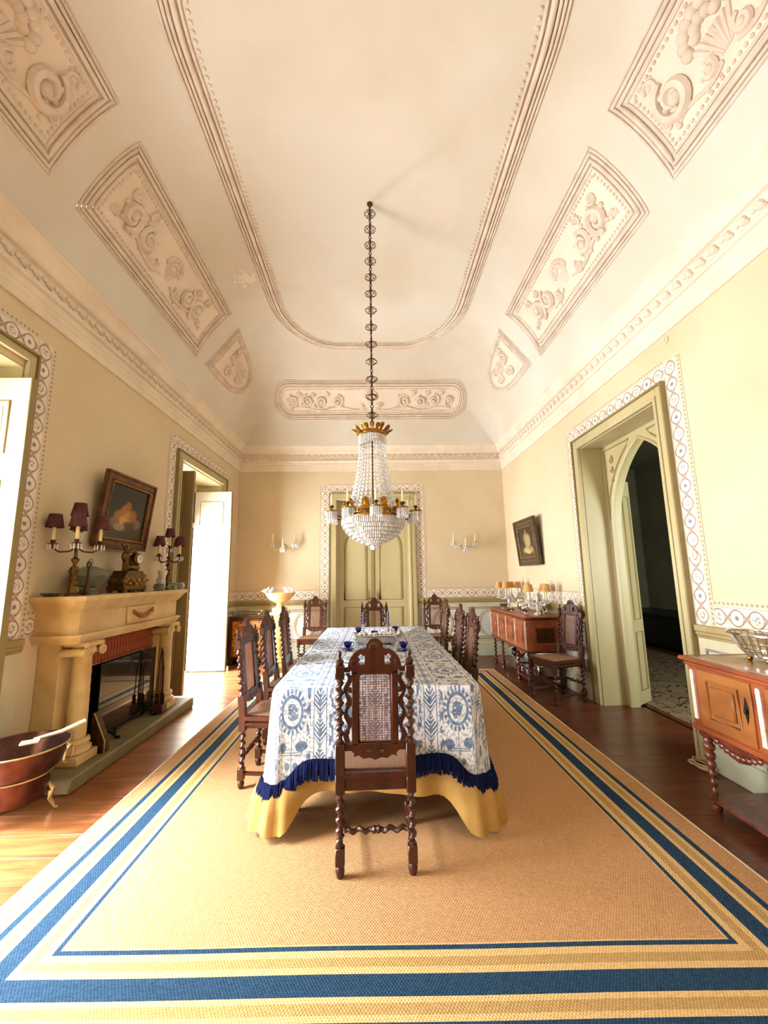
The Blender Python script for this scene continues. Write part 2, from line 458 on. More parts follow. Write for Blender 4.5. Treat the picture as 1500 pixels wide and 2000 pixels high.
def cloth_material():
    m, g, b = newmat('blue_toile_cloth', .75, 0, .2)
    u, v, _ = g.xyz(g.coord('UV'))
    uv = g.coord('UV')
    nz = g.noise(uv, 55, 2)
    nl = g.noise(uv, 20, 3)
    us = u + .039
    cell = (us / .33).fr()                 # 0..1 across one stripe repeat, leaf band first
    leafx = (cell - .12) * .33             # metres from leaf band centre
    medx = (cell - .62) * .33
    inleaf = cell < .24
    line = ((abs(cell - .012) - .008) < 0.0).mx((abs(cell - .238) - .008) < 0.0)
    # leaf band: stacked palmettes
    lv = (v / .165).fr() - .5
    ax = abs(leafx)
    env = (.018 + .018 * (lv * PI * 2).cos()).mx(.004)
    frond = (((ax * 300 - lv * 40 + nl * 3).sin() > -.3) * (ax < (env + .010))).mn(1.0)
    stem = ax < .0025
    knot = ((leafx * leafx * 2 + (lv * .165) * (lv * .165)).sqrt()) < .016
    leafm = frond.mx(stem).mx(knot)
    # medallion band
    mv = ((v + .435) / .52).fr() - .5
    my = mv * .52 - .075
    el = ((medx * medx * 2.1 + my * my)).sqrt()
    ring = ((abs(el - .086) - .010) < 0.0)
    ring2 = (abs(el - .112) - .014) < 0.0
    ang = g.m('ARCTAN2', my, medx * 1.45)
    beads = ring2 * ((ang * 20).sin() > -.1)
    fig = ((el + (nl - .5) * .08) < .048)
    my2 = my + .19
    sx = abs(medx) - .058
    sph = (((sx * sx + my2 * my2).sqrt()) + (nl - .5) * .05) < .030
    scroll = ((abs(my2 + .035) - .009) < 0.0) * (abs(medx) < .062)
    scroll_in = ((abs(my2 + .035) - .005) < 0.0) * (abs(medx) < .056)
    my3 = my + .29
    bud = (((abs(medx) - .022) * (abs(medx) - .022) * 1.6 + my3 * my3).sqrt()) < .019
    my4 = my - .175
    tri = ((medx * medx + my4 * my4).sqrt() + (nl - .5) * .1) < .038
    side = ((abs(abs(medx) - .098) - .012) < 0.0) * (g.noise(g.vec(u * 1.0, v * .45), 42, 2) > .5)
    fine = (nz > .53) * .55
    stemc = ((abs(medx) < .0022) * (my < -.09))
    medm = ring.mx(beads).mx(fig * (nz > .4)).mx(sph).mx(scroll * (1 - scroll_in * .8)).mx(bud).mx(tri * (nz > .42)).mx(side).mx(fine).mx(stemc)
    mask = inleaf * leafm + (1 - inleaf) * medm
    mask = mask.mx(line).mn(1.0)
    white = g.mix(g.sm(nl, .3, .7), C(232, 234, 238), C(220, 224, 230))
    blue = g.mix(g.sm(g.noise(uv, 30, 2), .35, .65), C(48, 80, 124), C(104, 136, 170))
    g.put(b.inputs['Base Color'], g.mix(mask * .9, white, blue))
    g.put(b.inputs['Normal'], g.bump(g.noise(uv, 900, 1), .1, .001))
    return m
mt['toile'] = cloth_material()

def still_life(name, blobs, bg0, bg1, ground):
    # loose fruit-piece: painted blobs on a dark ground, UV in 0..1
    m, g, b = newmat(name, .35, 0, .4)
    u, v, _ = g.xyz(g.coord('UV')); n = g.noise(g.coord('UV'), 9, 4); n2 = g.noise(g.coord('UV'), 26, 3)
    c = g.mix(g.sm(v + (n - .5) * .4, .1, .9), bg0, bg1)
    c = g.mix(g.sm(v + (n - .5) * .1, .26, .2), c, ground)
    for (x, y, rx, ry, cl) in blobs:
        rx *= 1.45; ry *= 1.3
        e = ((u - x) * (u - x) * (1 / rx ** 2) + (v - y) * (v - y) * (1 / ry ** 2)).sqrt() + (n2 - .5) * .7
        c = g.mix(g.sm(e, 1.05, .6) * (.55 + n2 * .6), c, cl)
    g.put(b.inputs['Base Color'], c)
    return m
mt['paint_fruit'] = still_life('fruit_still_life', [
    (.30, .40, .10, .12, C(150, 110, 60)), (.44, .52, .09, .12, C(170, 104, 46)), (.55, .42, .10, .13, C(176, 130, 60)),
    (.66, .46, .08, .11, C(150, 84, 36)), (.5, .62, .07, .09, C(150, 84, 36)), (.42, .34, .09, .09, C(196, 150, 80)),
    (.78, .32, .10, .09, C(120, 90, 60)), (.6, .28, .14, .07, C(60, 50, 44)), (.22, .3, .1, .09, C(120, 92, 70)), (.36, .22, .12, .06, C(150, 130, 100))],
    C(42, 31, 24), C(22, 18, 16), C(66, 54, 40))
mt['paint_game'] = still_life('game_still_life', [
    (.45, .62, .12, .16, C(150, 132, 96)), (.62, .55, .12, .2, C(170, 150, 100)), (.5, .4, .1, .14, C(160, 146, 104)),
    (.35, .24, .12, .08, C(176, 160, 104)), (.55, .2, .14, .08, C(190, 176, 120)), (.75, .24, .1, .09, C(160, 140, 80)), (.5, .8, .04, .1, C(150, 130, 80))],
    C(70, 52, 34), C(48, 36, 26), C(76, 60, 36))

def marquetry():
    m, g, b = newmat('marquetry_inlay', .3)
    n = g.noise(g.coord('Object'), 26, 3, .6, 1.2)
    c = g.mix(g.sm(n, .47, .53), C(206, 138, 56), C(104, 54, 24))
    g.put(b.inputs['Base Color'], c); return m
mt['marquetry'] = marquetry()
def rug2():
    m, g, b = newmat('scrolled_carpet', .95, 0, .1)
    n = g.noise(g.coord('Object'), 2.6, 1, .4, 2.0)
    k = abs((n * 6).fr() - .5)
    c = g.mix(g.sm(k, .36, .42), C(128, 110, 84), C(64, 50, 38))
    g.put(b.inputs['Base Color'], c); return m
mt['carpet'] = rug2()
def screen_mat():
    m, g, b = newmat('fire_screen_glass', .05, 0, 1.0)
    b.inputs['Base Color'].default_value = C(64, 60, 54); b.inputs['Metallic'].default_value = .75
    return m
mt['screen'] = screen_mat()
# ---------------------------------------------------------------- the room
XL, XR, YB, YF = -2.56, 2.53, 7.70, -1.85
DOORS_L = [(-1.55, 0.0), (1.32, 2.87), (5.32, 6.86)]  # first opening is invented, out of view, to let in front fill
DTOP = 3.02
ZB0, ZB1 = 1.045, 1.20           # dado border

# floor of boards laid across the room
fl = MB().box(XL - .6, XR + .45, YF - .3, YB + .3, -.12, -.022).build('floor', mt['soot']); struct(fl)
y = YF - .2; k = 0
bm_cache = {}
while y < YB + .1:
    w = .205
    cuts = [XL - .5, random.choice((-1.2, -.6, .1)), random.choice((1.0, 1.5, 1.9)), XR + .4]
    for a, b in zip(cuts, cuts[1:]):
        key = round(b - a, 3)
        if key not in bm_cache:
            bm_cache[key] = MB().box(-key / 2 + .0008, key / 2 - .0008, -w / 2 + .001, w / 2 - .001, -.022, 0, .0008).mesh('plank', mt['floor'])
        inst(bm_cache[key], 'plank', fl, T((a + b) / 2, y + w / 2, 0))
    y += w; k += 1

# walls
def wall_x(name, x, side, y0, y1, opens, top, thick, ztop=4.05):
    mb = MB(); xa, xb = (x - thick, x) if side < 0 else (x, x + thick)
    ys = [y0] + [q for o in opens for q in o] + [y1]
    for i in range(0, len(ys), 2): mb.box(xa, xb, ys[i], ys[i + 1], 0, ztop)
    for o in opens: mb.box(xa, xb, o[0], o[1], top, ztop)
    return struct(mb.build(name, mt['wall'], smooth=False))
wl = wall_x('wall_left', XL, -1, YF - .3, YB + .3, DOORS_L, DTOP, .45)
RY0, RY1, RTOP = 3.37, 4.735, 2.95
wr = wall_x('wall_right', XR, 1, YF - .3, YB + .3, [(RY0, RY1)], RTOP, .30)
BX0, BX1, BTOP = -.70, .67, 2.90
mb = MB()
mb.box(XL, BX0, YB, YB + .3, 0, 4.05).box(BX1, XR, YB, YB + .3, 0, 4.05).box(BX0, BX1, YB, YB + .3, BTOP, 4.05)
wb = struct(mb.build('wall_back', mt['wall'], smooth=False))
wf = struct(MB().box(XL, XR, YF - .3, YF, 0, 4.05).build('wall_front', mt['wall'], smooth=False))

# painted borders (flat stencilled paint on the walls)
def strip(parent, wall, a0, a1, b0, b1, horiz, out):
    """strip on a wall plane; a = along wall, b = height; out=+1/-1 is where the dotted side lies."""
    W = .15; e = .0022 if horiz else .0030
    def P(a, z):
        if wall == 'L': return (XL + e, a, z)
        if wall == 'R': return (XR - e, a, z)
        return (a, YB - e, z)
    mb = MB(); D = .04
    if horiz:
        n = max(1, round((a1 - a0) / W)); v0, v1 = (0, 1 + D / W) if out > 0 else (1 + D / W, 0)
        z0, z1 = (b0, b1 + D) if out > 0 else (b0 - D, b1)
        mb.quad([P(a0, z0), P(a1, z0), P(a1, z1), P(a0, z1)], [(0, v0), (n, v0), (n, v1), (0, v1)])
    else:
        n = max(1, round((b1 - b0) / W)); v0, v1 = (0, 1 + D / W) if out > 0 else (1 + D / W, 0)
        p0, p1 = (a0, a1 + D) if out > 0 else (a0 - D, a1)
        mb.quad([P(p0, b0), P(p1, b0), P(p1, b1), P(p0, b1)], [(0, v0), (0, v1), (n, v1), (n, v0)])
    return mb.build('painted_border', mt['border'], parent, smooth=False)
def door_border(parent, wall, a0, a1, top):
    """a0..a1 = outer edges of the architrave, top = its top; border runs outside it."""
    strip(parent, wall, a0 - .15, a0, ZB0, top + .15, False, -1)
    strip(parent, wall, a1, a1 + .15, ZB0, top + .15, False, 1)
    strip(parent, wall, a0, a1, top, top + .15, True, 1)
door_border(wl, 'L', 5.20, 6.99, 3.15); door_border(wl, 'L', 1.20, 2.95, 3.15); door_border(wl, 'L', -1.67, .12, 3.15)
door_border(wr, 'R', 3.24, 4.865, 3.08)
door_border(wb, 'B', -.835, .81, 3.04)
strip(wl, 'L', 3.10, 5.05, ZB0, ZB1, True, 1); strip(wl, 'L', 7.14, YB, ZB0, ZB1, True, 1); strip(wl, 'L', .27, 1.05, ZB0, ZB1, True, 1)
strip(wr, 'R', 5.015, YB, ZB0, ZB1, True, 1); strip(wr, 'R', YF, 3.09, ZB0, ZB1, True, 1)
strip(wb, 'B', XL, -.985, ZB0, ZB1, True, 1); strip(wb, 'B', .96, XR, ZB0, ZB1, True, 1)

# architraves (moulded casings)
def casing(name, wall, a0, a1, top, w, x):
    """outer size a0..a1, top; w wide; steps of a moulding."""
    mb = MB(); mb2 = MB()
    steps = [(0, .020, .050), (.020, w - .035, .032), (w - .035, w, .042)]
    for i, (s0, s1, d) in enumerate(steps):
        t = mb2 if i == 0 else mb
        def bx(p0, p1, z0, z1):
            if wall == 'L': t.box(x, x + d, p0, p1, z0, z1, .004)
            elif wall == 'R': t.box(x - d, x, p0, p1, z0, z1, .004)
            else: t.box(p0, p1, x - d, x, z0, z1, .004)
        bx(a0 + s0, a0 + s1, 0, top - s0); bx(a1 - s1, a1 - s0, 0, top - s0); bx(a0 + s1, a1 - s1, top - s1, top - s0)
    o = struct(mb.build(name, mt['joinery'])); mb2.build('outer_bead', mt['joinery_dark'], o)
    return o
casing('trim_1', 'L', 5.20, 6.99, 3.15, .125, XL); casing('trim_2', 'L', 1.20, 2.95, 3.15, .085, XL); casing('trim_3', 'L', -1.67, .12, 3.15, .12, XL)
casing('trim_4', 'R', 3.24, 4.865, 3.08, .13, XR); casing('trim_5', 'B', -.835, .81, 3.04, .135, YB)

# dado: chair rail, plaster field, framed pale panels, skirting
def dado(wall, a0, a1, name):
    def bx(m, p0, p1, d, z0, z1, b=.004, d0=0.0):
        if wall == 'L': m.box(XL + d0, XL + d, p0, p1, z0, z1, b)
        elif wall == 'R': m.box(XR - d, XR - d0, p0, p1, z0, z1, b)
        else: m.box(p0, p1, YB - d, YB - d0, z0, z1, b)
    m = MB(); bx(m, a0, a1, .008, .20, .98, 0)
    root = struct(m.build(name, mt['dado']))
    m = MB(); bx(m, a0, a1, .034, .995, 1.042); bx(m, a0, a1, .026, .965, .995); bx(m, a0, a1, .018, .945, .965)
    m.build('chair_rail', mt['dado_olive'], root)
    m = MB(); bx(m, a0, a1, .045, 0, .17); bx(m, a0, a1, .034, .17, .205); bx(m, a0, a1, .022, .205, .225)
    m.build('skirting', mt['base'], root)
    L = a1 - a0; n = max(1, round(L / .95))
    if L > .35:
        for i in range(n):
            p0 = a0 + L * i / n + .07; p1 = a0 + L * (i + 1) / n - .07
            f = MB()
            for (q, d, t) in ((0, .022, .014), (.035, .017, .008)):
                bx(f, p0 + q, p1 - q, d, .87 - q - t, .87 - q, .002); bx(f, p0 + q, p1 - q, d, .30 + q, .30 + q + t, .002)
                bx(f, p0 + q, p0 + q + t, d, .30 + q + t, .87 - q - t, .002); bx(f, p1 - q - t, p1 - q, d, .30 + q + t, .87 - q - t, .002)
            f.build('panel_moulding', mt['dado_line'], root)
            f = MB(); bx(f, p0 + .05, p1 - .05, .013, .35, .82, .002); pn = f.build('panel', mt['dado_white'], root)
            if L / n > .6 and wall == 'B':
                f = MB(); c = (p0 + p1) / 2
                for rx, d in ((.19, .018), (.165, .018)):
                    f.tube([(c + rx * math.cos(k * PI / 20), YB - d, .585 + .235 * rx / .19 * math.sin(k * PI / 20)) for k in range(40)], .007, 6, True)
                f.build('oval_moulding', mt['dado'], root)
    return root
dado('B', XL, -.84, 'trim_6'); dado('B', .815, XR, 'trim_7')
dado('R', 4.87, YB, 'trim_8'); dado('R', YF, 3.235, 'trim_9')
dado('L', 2.955, 3.12, 'trim_10'); dado('L', 4.90, 5.195, 'trim_11'); dado('L', 6.995, YB, 'trim_12'); dado('L', .125, 1.195, 'trim_13')

# cornice
CP = [(0, 3.47), (.018, 3.47), (.018, 3.535), (.024, 3.54), (.024, 3.585), (.030, 3.59), (.030, 3.635), (.036, 3.645),
      (.060, 3.65), (.068, 3.66), (.068, 3.672), (.058, 3.685), (.046, 3.69), (.046, 3.80), (.078, 3.805), (.092, 3.82),
      (.098, 3.85), (.112, 3.89), (.135, 3.925), (.150, 3.935), (.150, 3.965), (0, 3.99)]
def cornice(name, wall):
    mb = MB(); n = len(CP)
    a, b = [], []
    for d, z in CP:
        if wall == 'L': a.append((XL + d, YF + d, z)); b.append((XL + d, YB - d, z))
        elif wall == 'R': a.append((XR - d, YF + d, z)); b.append((XR - d, YB - d, z))
        elif wall == 'B': a.append((XL + d, YB - d, z)); b.append((XR - d, YB - d, z))
        else: a.append((XL + d, YF + d, z)); b.append((XR - d, YF + d, z))
    mb.add(a + b, [(i, i + 1, n + i + 1, n + i) for i in range(n - 1)])
    return struct(mb.build(name, mt['cornice'], ang=30))
lm = MB()
lm.ell((0, 0, 0), (.030, .016, .040), 8, 5, RY(.5)); lm.ell((.036, 0, -.014), (.022, .016, .030), 8, 5, RY(-.6))
lm.ell((-.030, -.004, -.026), .017, 8, 5); lm.ell((.008, -.006, .032), (.024, .012, .013), 8, 5); lm.ell((.028, -.008, .018), (.012, .01, .012), 6, 4)
leaf_me = lm.mesh('leaf_ornament', mt['relief'])
for nm, w, rng in (('trim_14', 'L', (1.6, YB - .1)), ('trim_15', 'R', (1.6, YB - .1)), ('trim_16', 'B', (XL + .12, XR - .12)), ('trim_17', 'F', None)):
    c = cornice(nm, w)
    if not rng: continue
    n = int((rng[1] - rng[0]) / .118)
    for i in range(n + 1):
        a = rng[0] + (rng[1] - rng[0]) * i / n
        if w == 'L': m4 = T(XL + .052, a, 3.745) @ RZ(-PI / 2)
        elif w == 'R': m4 = T(XR - .052, a, 3.745) @ RZ(PI / 2)
        else: m4 = T(a, YB - .052, 3.745)
        inst(leaf_me, 'leaf_ornament', c, m4)

# coved ceiling
CXR, CYR, HX, HY, DX, DY, CZ0, CZ1 = -.015, 2.925, 2.395, 4.625, 1.0, 1.26, 3.96, 5.2
def prof(t):
    a = t * PI / 2
    return .3 * t + .7 * (1 - math.cos(a)), .3 * t + .7 * math.sin(a)
def lev(t):
    d, z = prof(t); g = t ** .8
    return HX - DX * d, HY - DY * d, .85 * g + .001, 1.1 * g + .001, CZ0 + (CZ1 - CZ0) * z
def ceil_pt(t, a):
    ax, ay, rx, ry, z = lev(t); s = 1 if a >= 0 else -1; a = abs(a); st = ax - rx
    if a <= st: return V((CXR + s * a, CYR + ay, z))
    th = (a - st) / (.5 * (rx + ry))
    if th <= PI / 2: return V((CXR + s * (st + rx * math.sin(th)), CYR + ay - ry + ry * math.cos(th), z))
    return V((CXR + s * ax, CYR + ay - ry - (th - PI / 2) * .5 * (rx + ry), z))
def side_pt(sd, y, t):
    ax, ay, rx, ry, z = lev(t); return V((CXR + sd * ax, y, z))
def ring(t, nq=14, ns=10):
    ax, ay, rx, ry, z = lev(t); P = []
    cs = [(1, 1), (-1, 1), (-1, -1), (1, -1)]
    for qi, (sx, sy) in enumerate(cs):
        for i in range(nq + 1):
            th = PI / 2 * i / nq + qi * PI / 2
            P.append((CXR + sx * (ax - rx) + rx * math.cos(th), CYR + sy * (ay - ry) + ry * math.sin(th), z))
        # straight to the next corner
        nx = cs[(qi + 1) % 4]; th2 = (qi + 1) * PI / 2
        q0 = V(P[-1]); q1 = V((CXR + nx[0] * (ax - rx) + rx * math.cos(th2), CYR + nx[1] * (ay - ry) + ry * math.sin(th2), z))
        for i in range(1, ns): P.append(tuple(q0.lerp(q1, i / ns)))
    return P
mb = MB(); NT = 26; rings = [ring(i / NT) for i in range(NT + 1)]; nr = len(rings[0])
for r_ in rings: mb.v += r_
for j in range(NT):
    for i in range(nr):
        k2 = (i + 1) % nr; mb.f.append((j * nr + i, j * nr + k2, (j + 1) * nr + k2, (j + 1) * nr + i))
mb.f.append(tuple(NT * nr + i for i in range(nr)))
ceiling = struct(mb.build('ceiling', mt['ceiling'], ang=50))

# oval moulding framing the flat of the ceiling
def oval(off, z):
    ax, ay, rx, ry = 1.395 - off, 2.68 - off, .90 - off, 1.2 - off
    P = []
    for qi, (sx, sy) in enumerate([(1, 1), (-1, 1), (-1, -1), (1, -1)]):
        for i in range(19):
            th = PI / 2 * i / 18 + qi * PI / 2
            ayn, ryn = (ay, ry) if sy > 0 else (ay - .22, ry + .1)
            P.append((CXR + sx * (ax - rx) + rx * math.cos(th), 3.61 + sy * (ayn - ryn) + ryn * math.sin(th), z))
    return P
mb = MB()
for off, rad in ((0, .010), (.030, .012), (.062, .014), (.105, .022), (.150, .012)):
    mb.tube(oval(off, CZ1 - rad * .6), rad, 8, True)
om = struct(mb.build('trim_18', mt['relief'], ang=80))
def resample(P, step, closed=True):
    P = [V(p) for p in P]; out = []; acc = 0.0
    seq = P + ([P[0]] if closed else [])
    for a, b in zip(seq, seq[1:]):
        L = (b - a).length
        while acc < L:
            out.append(a.lerp(b, acc / L)); acc += step
        acc -= L
    return out
mb = MB()
for p in resample(oval(.19, CZ1), .052): mb.ell(p, (.019, .019, .016), 6, 4)
mb.build('bead_row', mt['relief'], om, kind='stuff')

# relief panels on the cove: a chart maps (p,q) in metres to the surface
def scroll_pts(cx, cy, r, a0, turns, dirn, n=26, tail=0.0, ta=0.0):
    P = []
    for i in range(n + 1):
        k = i / n; an = a0 + dirn * 2 * PI * turns * k; rr = r * (1 - .82 * k)
        P.append((cx + rr * math.cos(an), cy + rr * math.sin(an)))
    if tail:
        h = [(P[0][0] - tail * math.cos(ta) * j / 4, P[0][1] - tail * math.sin(ta) * j / 4 + .0) for j in range(4, 0, -1)]
        P = h + P
    return P
def relief_panel(name, chart, outline, scrolls, bouquets, rib=1.0, bead=.04, bed=None):
    """outline(off) -> chart points of the frame inset by off"""
    mb = MB()
    def inn(w, h):
        return w + (V((CXR, min(max(w.y, 1.2), 6.0), 3.2)) - w).normalized() * h
    for off, rad in ((0, .009), (.030, .013), (.064, .018), (.106, .012)):
        mb.tube([inn(chart(*p), rad * .5) for p in outline(off * rib)], rad * rib, 7, True)
    root = struct(mb.build(name, mt['relief'], ang=80))
    mb = MB()
    for p in resample([chart(*p) for p in outline(.14 * rib)], bead): mb.ell(inn(p, .006), bead * .36, 6, 4)
    mb.build('bead_row', mt['relief'], root, kind='stuff')
    # tinted bed of the panel, following the cove
    O = outline(.10 * rib); cxm = sum(p[0] for p in O) / len(O); cym = sum(p[1] for p in O) / len(O)
    mb = MB(); NR = 7; n = len(O)
    for k in range(NR + 1):
        for (a, b) in O:
            w = chart(cxm + (a - cxm) * k / NR, cym + (b - cym) * k / NR); ctr = V((CXR, min(max(w.y, 1.2), 6.0), 3.2))
            mb.v.append(tuple(w + (ctr - w).normalized() * .005))
    for k in range(NR):
        for i in range(n):
            j = (i + 1) % n; mb.f.append((k * n + i, k * n + j, (k + 1) * n + j, (k + 1) * n + i))
    mb.build('panel_bed', mt['panelbed'], root, ang=60)
    for (pts, r0) in scrolls:
        m = MB(); n = len(pts)
        r0 *= 1.35
        m.tube([inn(chart(*p), r0 * .7) for p in pts], [r0 * (.55 + .75 * math.sin(PI * min(1, i / n * 1.1 + .08))) for i in range(n)], 6)
        e = inn(chart(*pts[-1]), r0 * .8); m.ell(e, r0 * 1.7, 8, 5)
        # acanthus lobes along the outside
        for i in range(2, n - 8, 3):
            p = pts[i]; q = pts[i + 1]; dx, dy = q[0] - p[0], q[1] - p[1]; L = math.hypot(dx, dy) or 1
            for sg in (1,):
                m.ell(inn(chart(p[0] + sg * dy / L * r0 * 1.5, p[1] - sg * dx / L * r0 * 1.5), r0 * .3), r0 * .95, 6, 4)
        m.build('scroll', mt['relief'], root)
    for (cx, cy, s) in bouquets:
        m = MB()
        for i in range(9):
            a = PI * (i / 8.0); m.ell(chart(cx + s * .9 * math.cos(a), cy + s * (.25 + .75 * math.sin(a))), s * .26, 8, 5)
        for i in range(5):
            a = PI * (.15 + .7 * i / 4.0); m.ell(chart(cx + s * .5 * math.cos(a), cy + s * (.15 + .5 * math.sin(a))), s * .24, 8, 5)
        m.build('flower_bunch', mt['relief'], root)
        m = MB()
        for i in range(7):
            f = (i - 3) / 3.0
            m.tube([chart(cx + f * s * .2, cy - s * .85), chart(cx + f * s * .45, cy - s * .4), chart(cx + f * s * .75, cy + s * .1)], [s * .06, s * .11, s * .12], 6)
        m.build('shell_basket', mt['relief'], root)
    return root
def rect_outline(p0, p1, q0, q1, n=10):
    def f(off):
        a0, a1, b0, b1 = p0 + off, p1 - off, q0 + off, q1 - off; P = []
        for (s, e) in (((a0, b0), (a1, b0)), ((a1, b0), (a1, b1)), ((a1, b1), (a0, b1)), ((a0, b1), (a0, b0))):
            P += [(s[0] + (e[0] - s[0]) * i / n, s[1] + (e[1] - s[1]) * i / n) for i in range(n)]
        return P
    return f
QL = 1.62
def side_scrolls(c, sc, L):
    S = []
    for sg in (-1, 1):
        k1, k2 = (.44, .70) if sg < 0 else (.38, .60)
        S.append((scroll_pts(c + sg * k1 * L, .70, .105 * sc, PI / 2, 1.5, -sg, 26), .020 * sc))
        S.append((scroll_pts(c + sg * k2 * L, .70, .115 * sc, -PI / 2, 1.6, -sg, 26), .022 * sc))
        S.append((scroll_pts(c + sg * .24 * L, .60, .06 * sc, PI / 2, 1.3, sg, 20), .014 * sc))
        S.append((scroll_pts(c + sg * (k2 + .08) * L, .85, .05 * sc, 0, 1.2, sg, 18), .012 * sc))
        S.append((scroll_pts(c + sg * (k1 + .1) * L, .86, .045 * sc, 0, 1.2, -sg, 18), .012 * sc))
        S.append(([(c + sg * (.10 + .72 * i / 14) * L, .60 - .035 * math.sin(i / 14 * PI * 2.0)) for i in range(15)], .012 * sc))
        S.append((scroll_pts(c + sg * (k2 + .15) * L, .62, .04 * sc, PI, 1.1, -sg, 16), .010 * sc))
    return S
def short_scrolls(c):
    S = []
    for sg in (-1, 1):
        S.append((scroll_pts(c + sg * .335, .70, .135, PI / 2, 1.6, -sg, 28), .021))
        S.append((scroll_pts(c + sg * .12, .60, .055, PI / 2, 1.3, sg, 20), .013))
        S.append((scroll_pts(c + sg * .39, .87, .05, 0, 1.3, sg, 18), .011))
        S.append((scroll_pts(c + sg * .455, .62, .04, PI, 1.2, -sg, 16), .010))
        S.append(([(c + sg * (.05 + .36 * i / 14), .555 - .02 * math.sin(i / 14 * PI * 2.0)) for i in range(15)], .010))
    return S
trim_n = 19
for sd in (-1, 1):
    ch = lambda p, q, sd=sd: side_pt(sd, p, q / QL)
    relief_panel('trim_%d' % trim_n, ch, rect_outline(2.84, 5.02, .36, 1.075), side_scrolls(3.93, 1.0, 1.0), [(3.93, .72, .125)]); trim_n += 1
    relief_panel('trim_%d' % trim_n, ch, rect_outline(1.29, 2.565, .36, 1.075), short_scrolls(1.93), [(1.93, .72, .165)]); trim_n += 1
# oblong panel with round ends on the far cove
def end_chart(p, q): return ceil_pt(q / QL, p)
def stadium(off):
    q0, q1, hw = .42 + off, 1.05 - off, 1.80 - off; r = (q1 - q0) / 2; qc = (q0 + q1) / 2; P = []
    P += [(-hw + r + (2 * hw - 2 * r) * i / 16, q0) for i in range(16)]
    P += [(hw - r + r * math.cos(-PI / 2 + PI * i / 14), qc + r * math.sin(-PI / 2 + PI * i / 14)) for i in range(14)]
    P += [(hw - r - (2 * hw - 2 * r) * i / 16, q1) for i in range(16)]
    P += [(-hw + r + r * math.cos(PI / 2 + PI * i / 14), qc + r * math.sin(PI / 2 + PI * i / 14)) for i in range(14)]
    return P
S = []
for sg in (-1, 1):
    for (x, y_, r, a0, d) in ((.62, .72, .10, PI / 2, 1), (.92, .70, .095, -PI / 2, 1), (1.18, .73, .10, PI / 2, -1), (1.46, .72, .085, -PI / 2, -1)):
        S.append((scroll_pts(sg * x, y_, r, a0, 1.5, d * sg, 24), .018))
    for (x, y_, r) in ((.17, .64, .05), (.80, .84, .045), (1.06, .83, .045), (1.32, .84, .045), (1.05, .64, .04)):
        S.append((scroll_pts(sg * x, y_, r, 0, 1.2, sg, 16), .012))
    S.append(([(sg * (.08 + 1.4 * i / 16), .60 - .03 * math.sin(i / 16 * PI * 4)) for i in range(17)], .011))
relief_panel('trim_%d' % trim_n, end_chart, stadium, S, [(0, .76, .12)], bead=.045); trim_n += 1
# kite-shaped corner panels
def kite(sd):
    K = [(.24, 4.26), (.655, 3.09), (.585, 2.05), (.265, 2.91)]      # (t, a): low-near, high-near, high-far, low-far
    def chart(p, q):
        t0, a0 = K[0]; t1, a1 = K[1]; t2, a2 = K[2]; t3, a3 = K[3]
        t = t0 * (1 - p) * (1 - q) + t1 * (1 - p) * q + t2 * p * q + t3 * p * (1 - q)
        a = a0 * (1 - p) * (1 - q) + a1 * (1 - p) * q + a2 * p * q + a3 * p * (1 - q)
        return ceil_pt(t, sd * a)
    def outline(off):
        o = off * .95; lo, hi = o, 1 - o; r = (hi - lo) * .5; P = []
        P += [(lo + (hi - r - lo) * i / 8, lo) for i in range(8)]
        P += [(hi - r + r * math.cos(-PI / 2 + PI * i / 12), .5 + r * math.sin(-PI / 2 + PI * i / 12)) for i in range(13)]
        P += [(hi - r - (hi - r - lo) * i / 8, hi) for i in range(1, 8)]
        P += [(lo, hi - (hi - lo) * i / 8) for i in range(8)]
        return P
    return chart, outline
for sd in (-1, 1):
    ch, ol = kite(sd)
    S = []
    for (x, y_, r, a0, d) in ((.35, .62, .10, PI / 2, 1), (.40, .32, .10, -PI / 2, -1), (.68, .40, .09, PI / 2, 1), (.30, .8, .05, 0, -1), (.70, .66, .05, 0, 1)):
        S.append((scroll_pts(x, y_, r, a0, 1.5, d, 22), .018))
    relief_panel('trim_%d' % trim_n, ch, ol, S, [(.53, .56, .13)], rib=.85, bead=.04); trim_n += 1

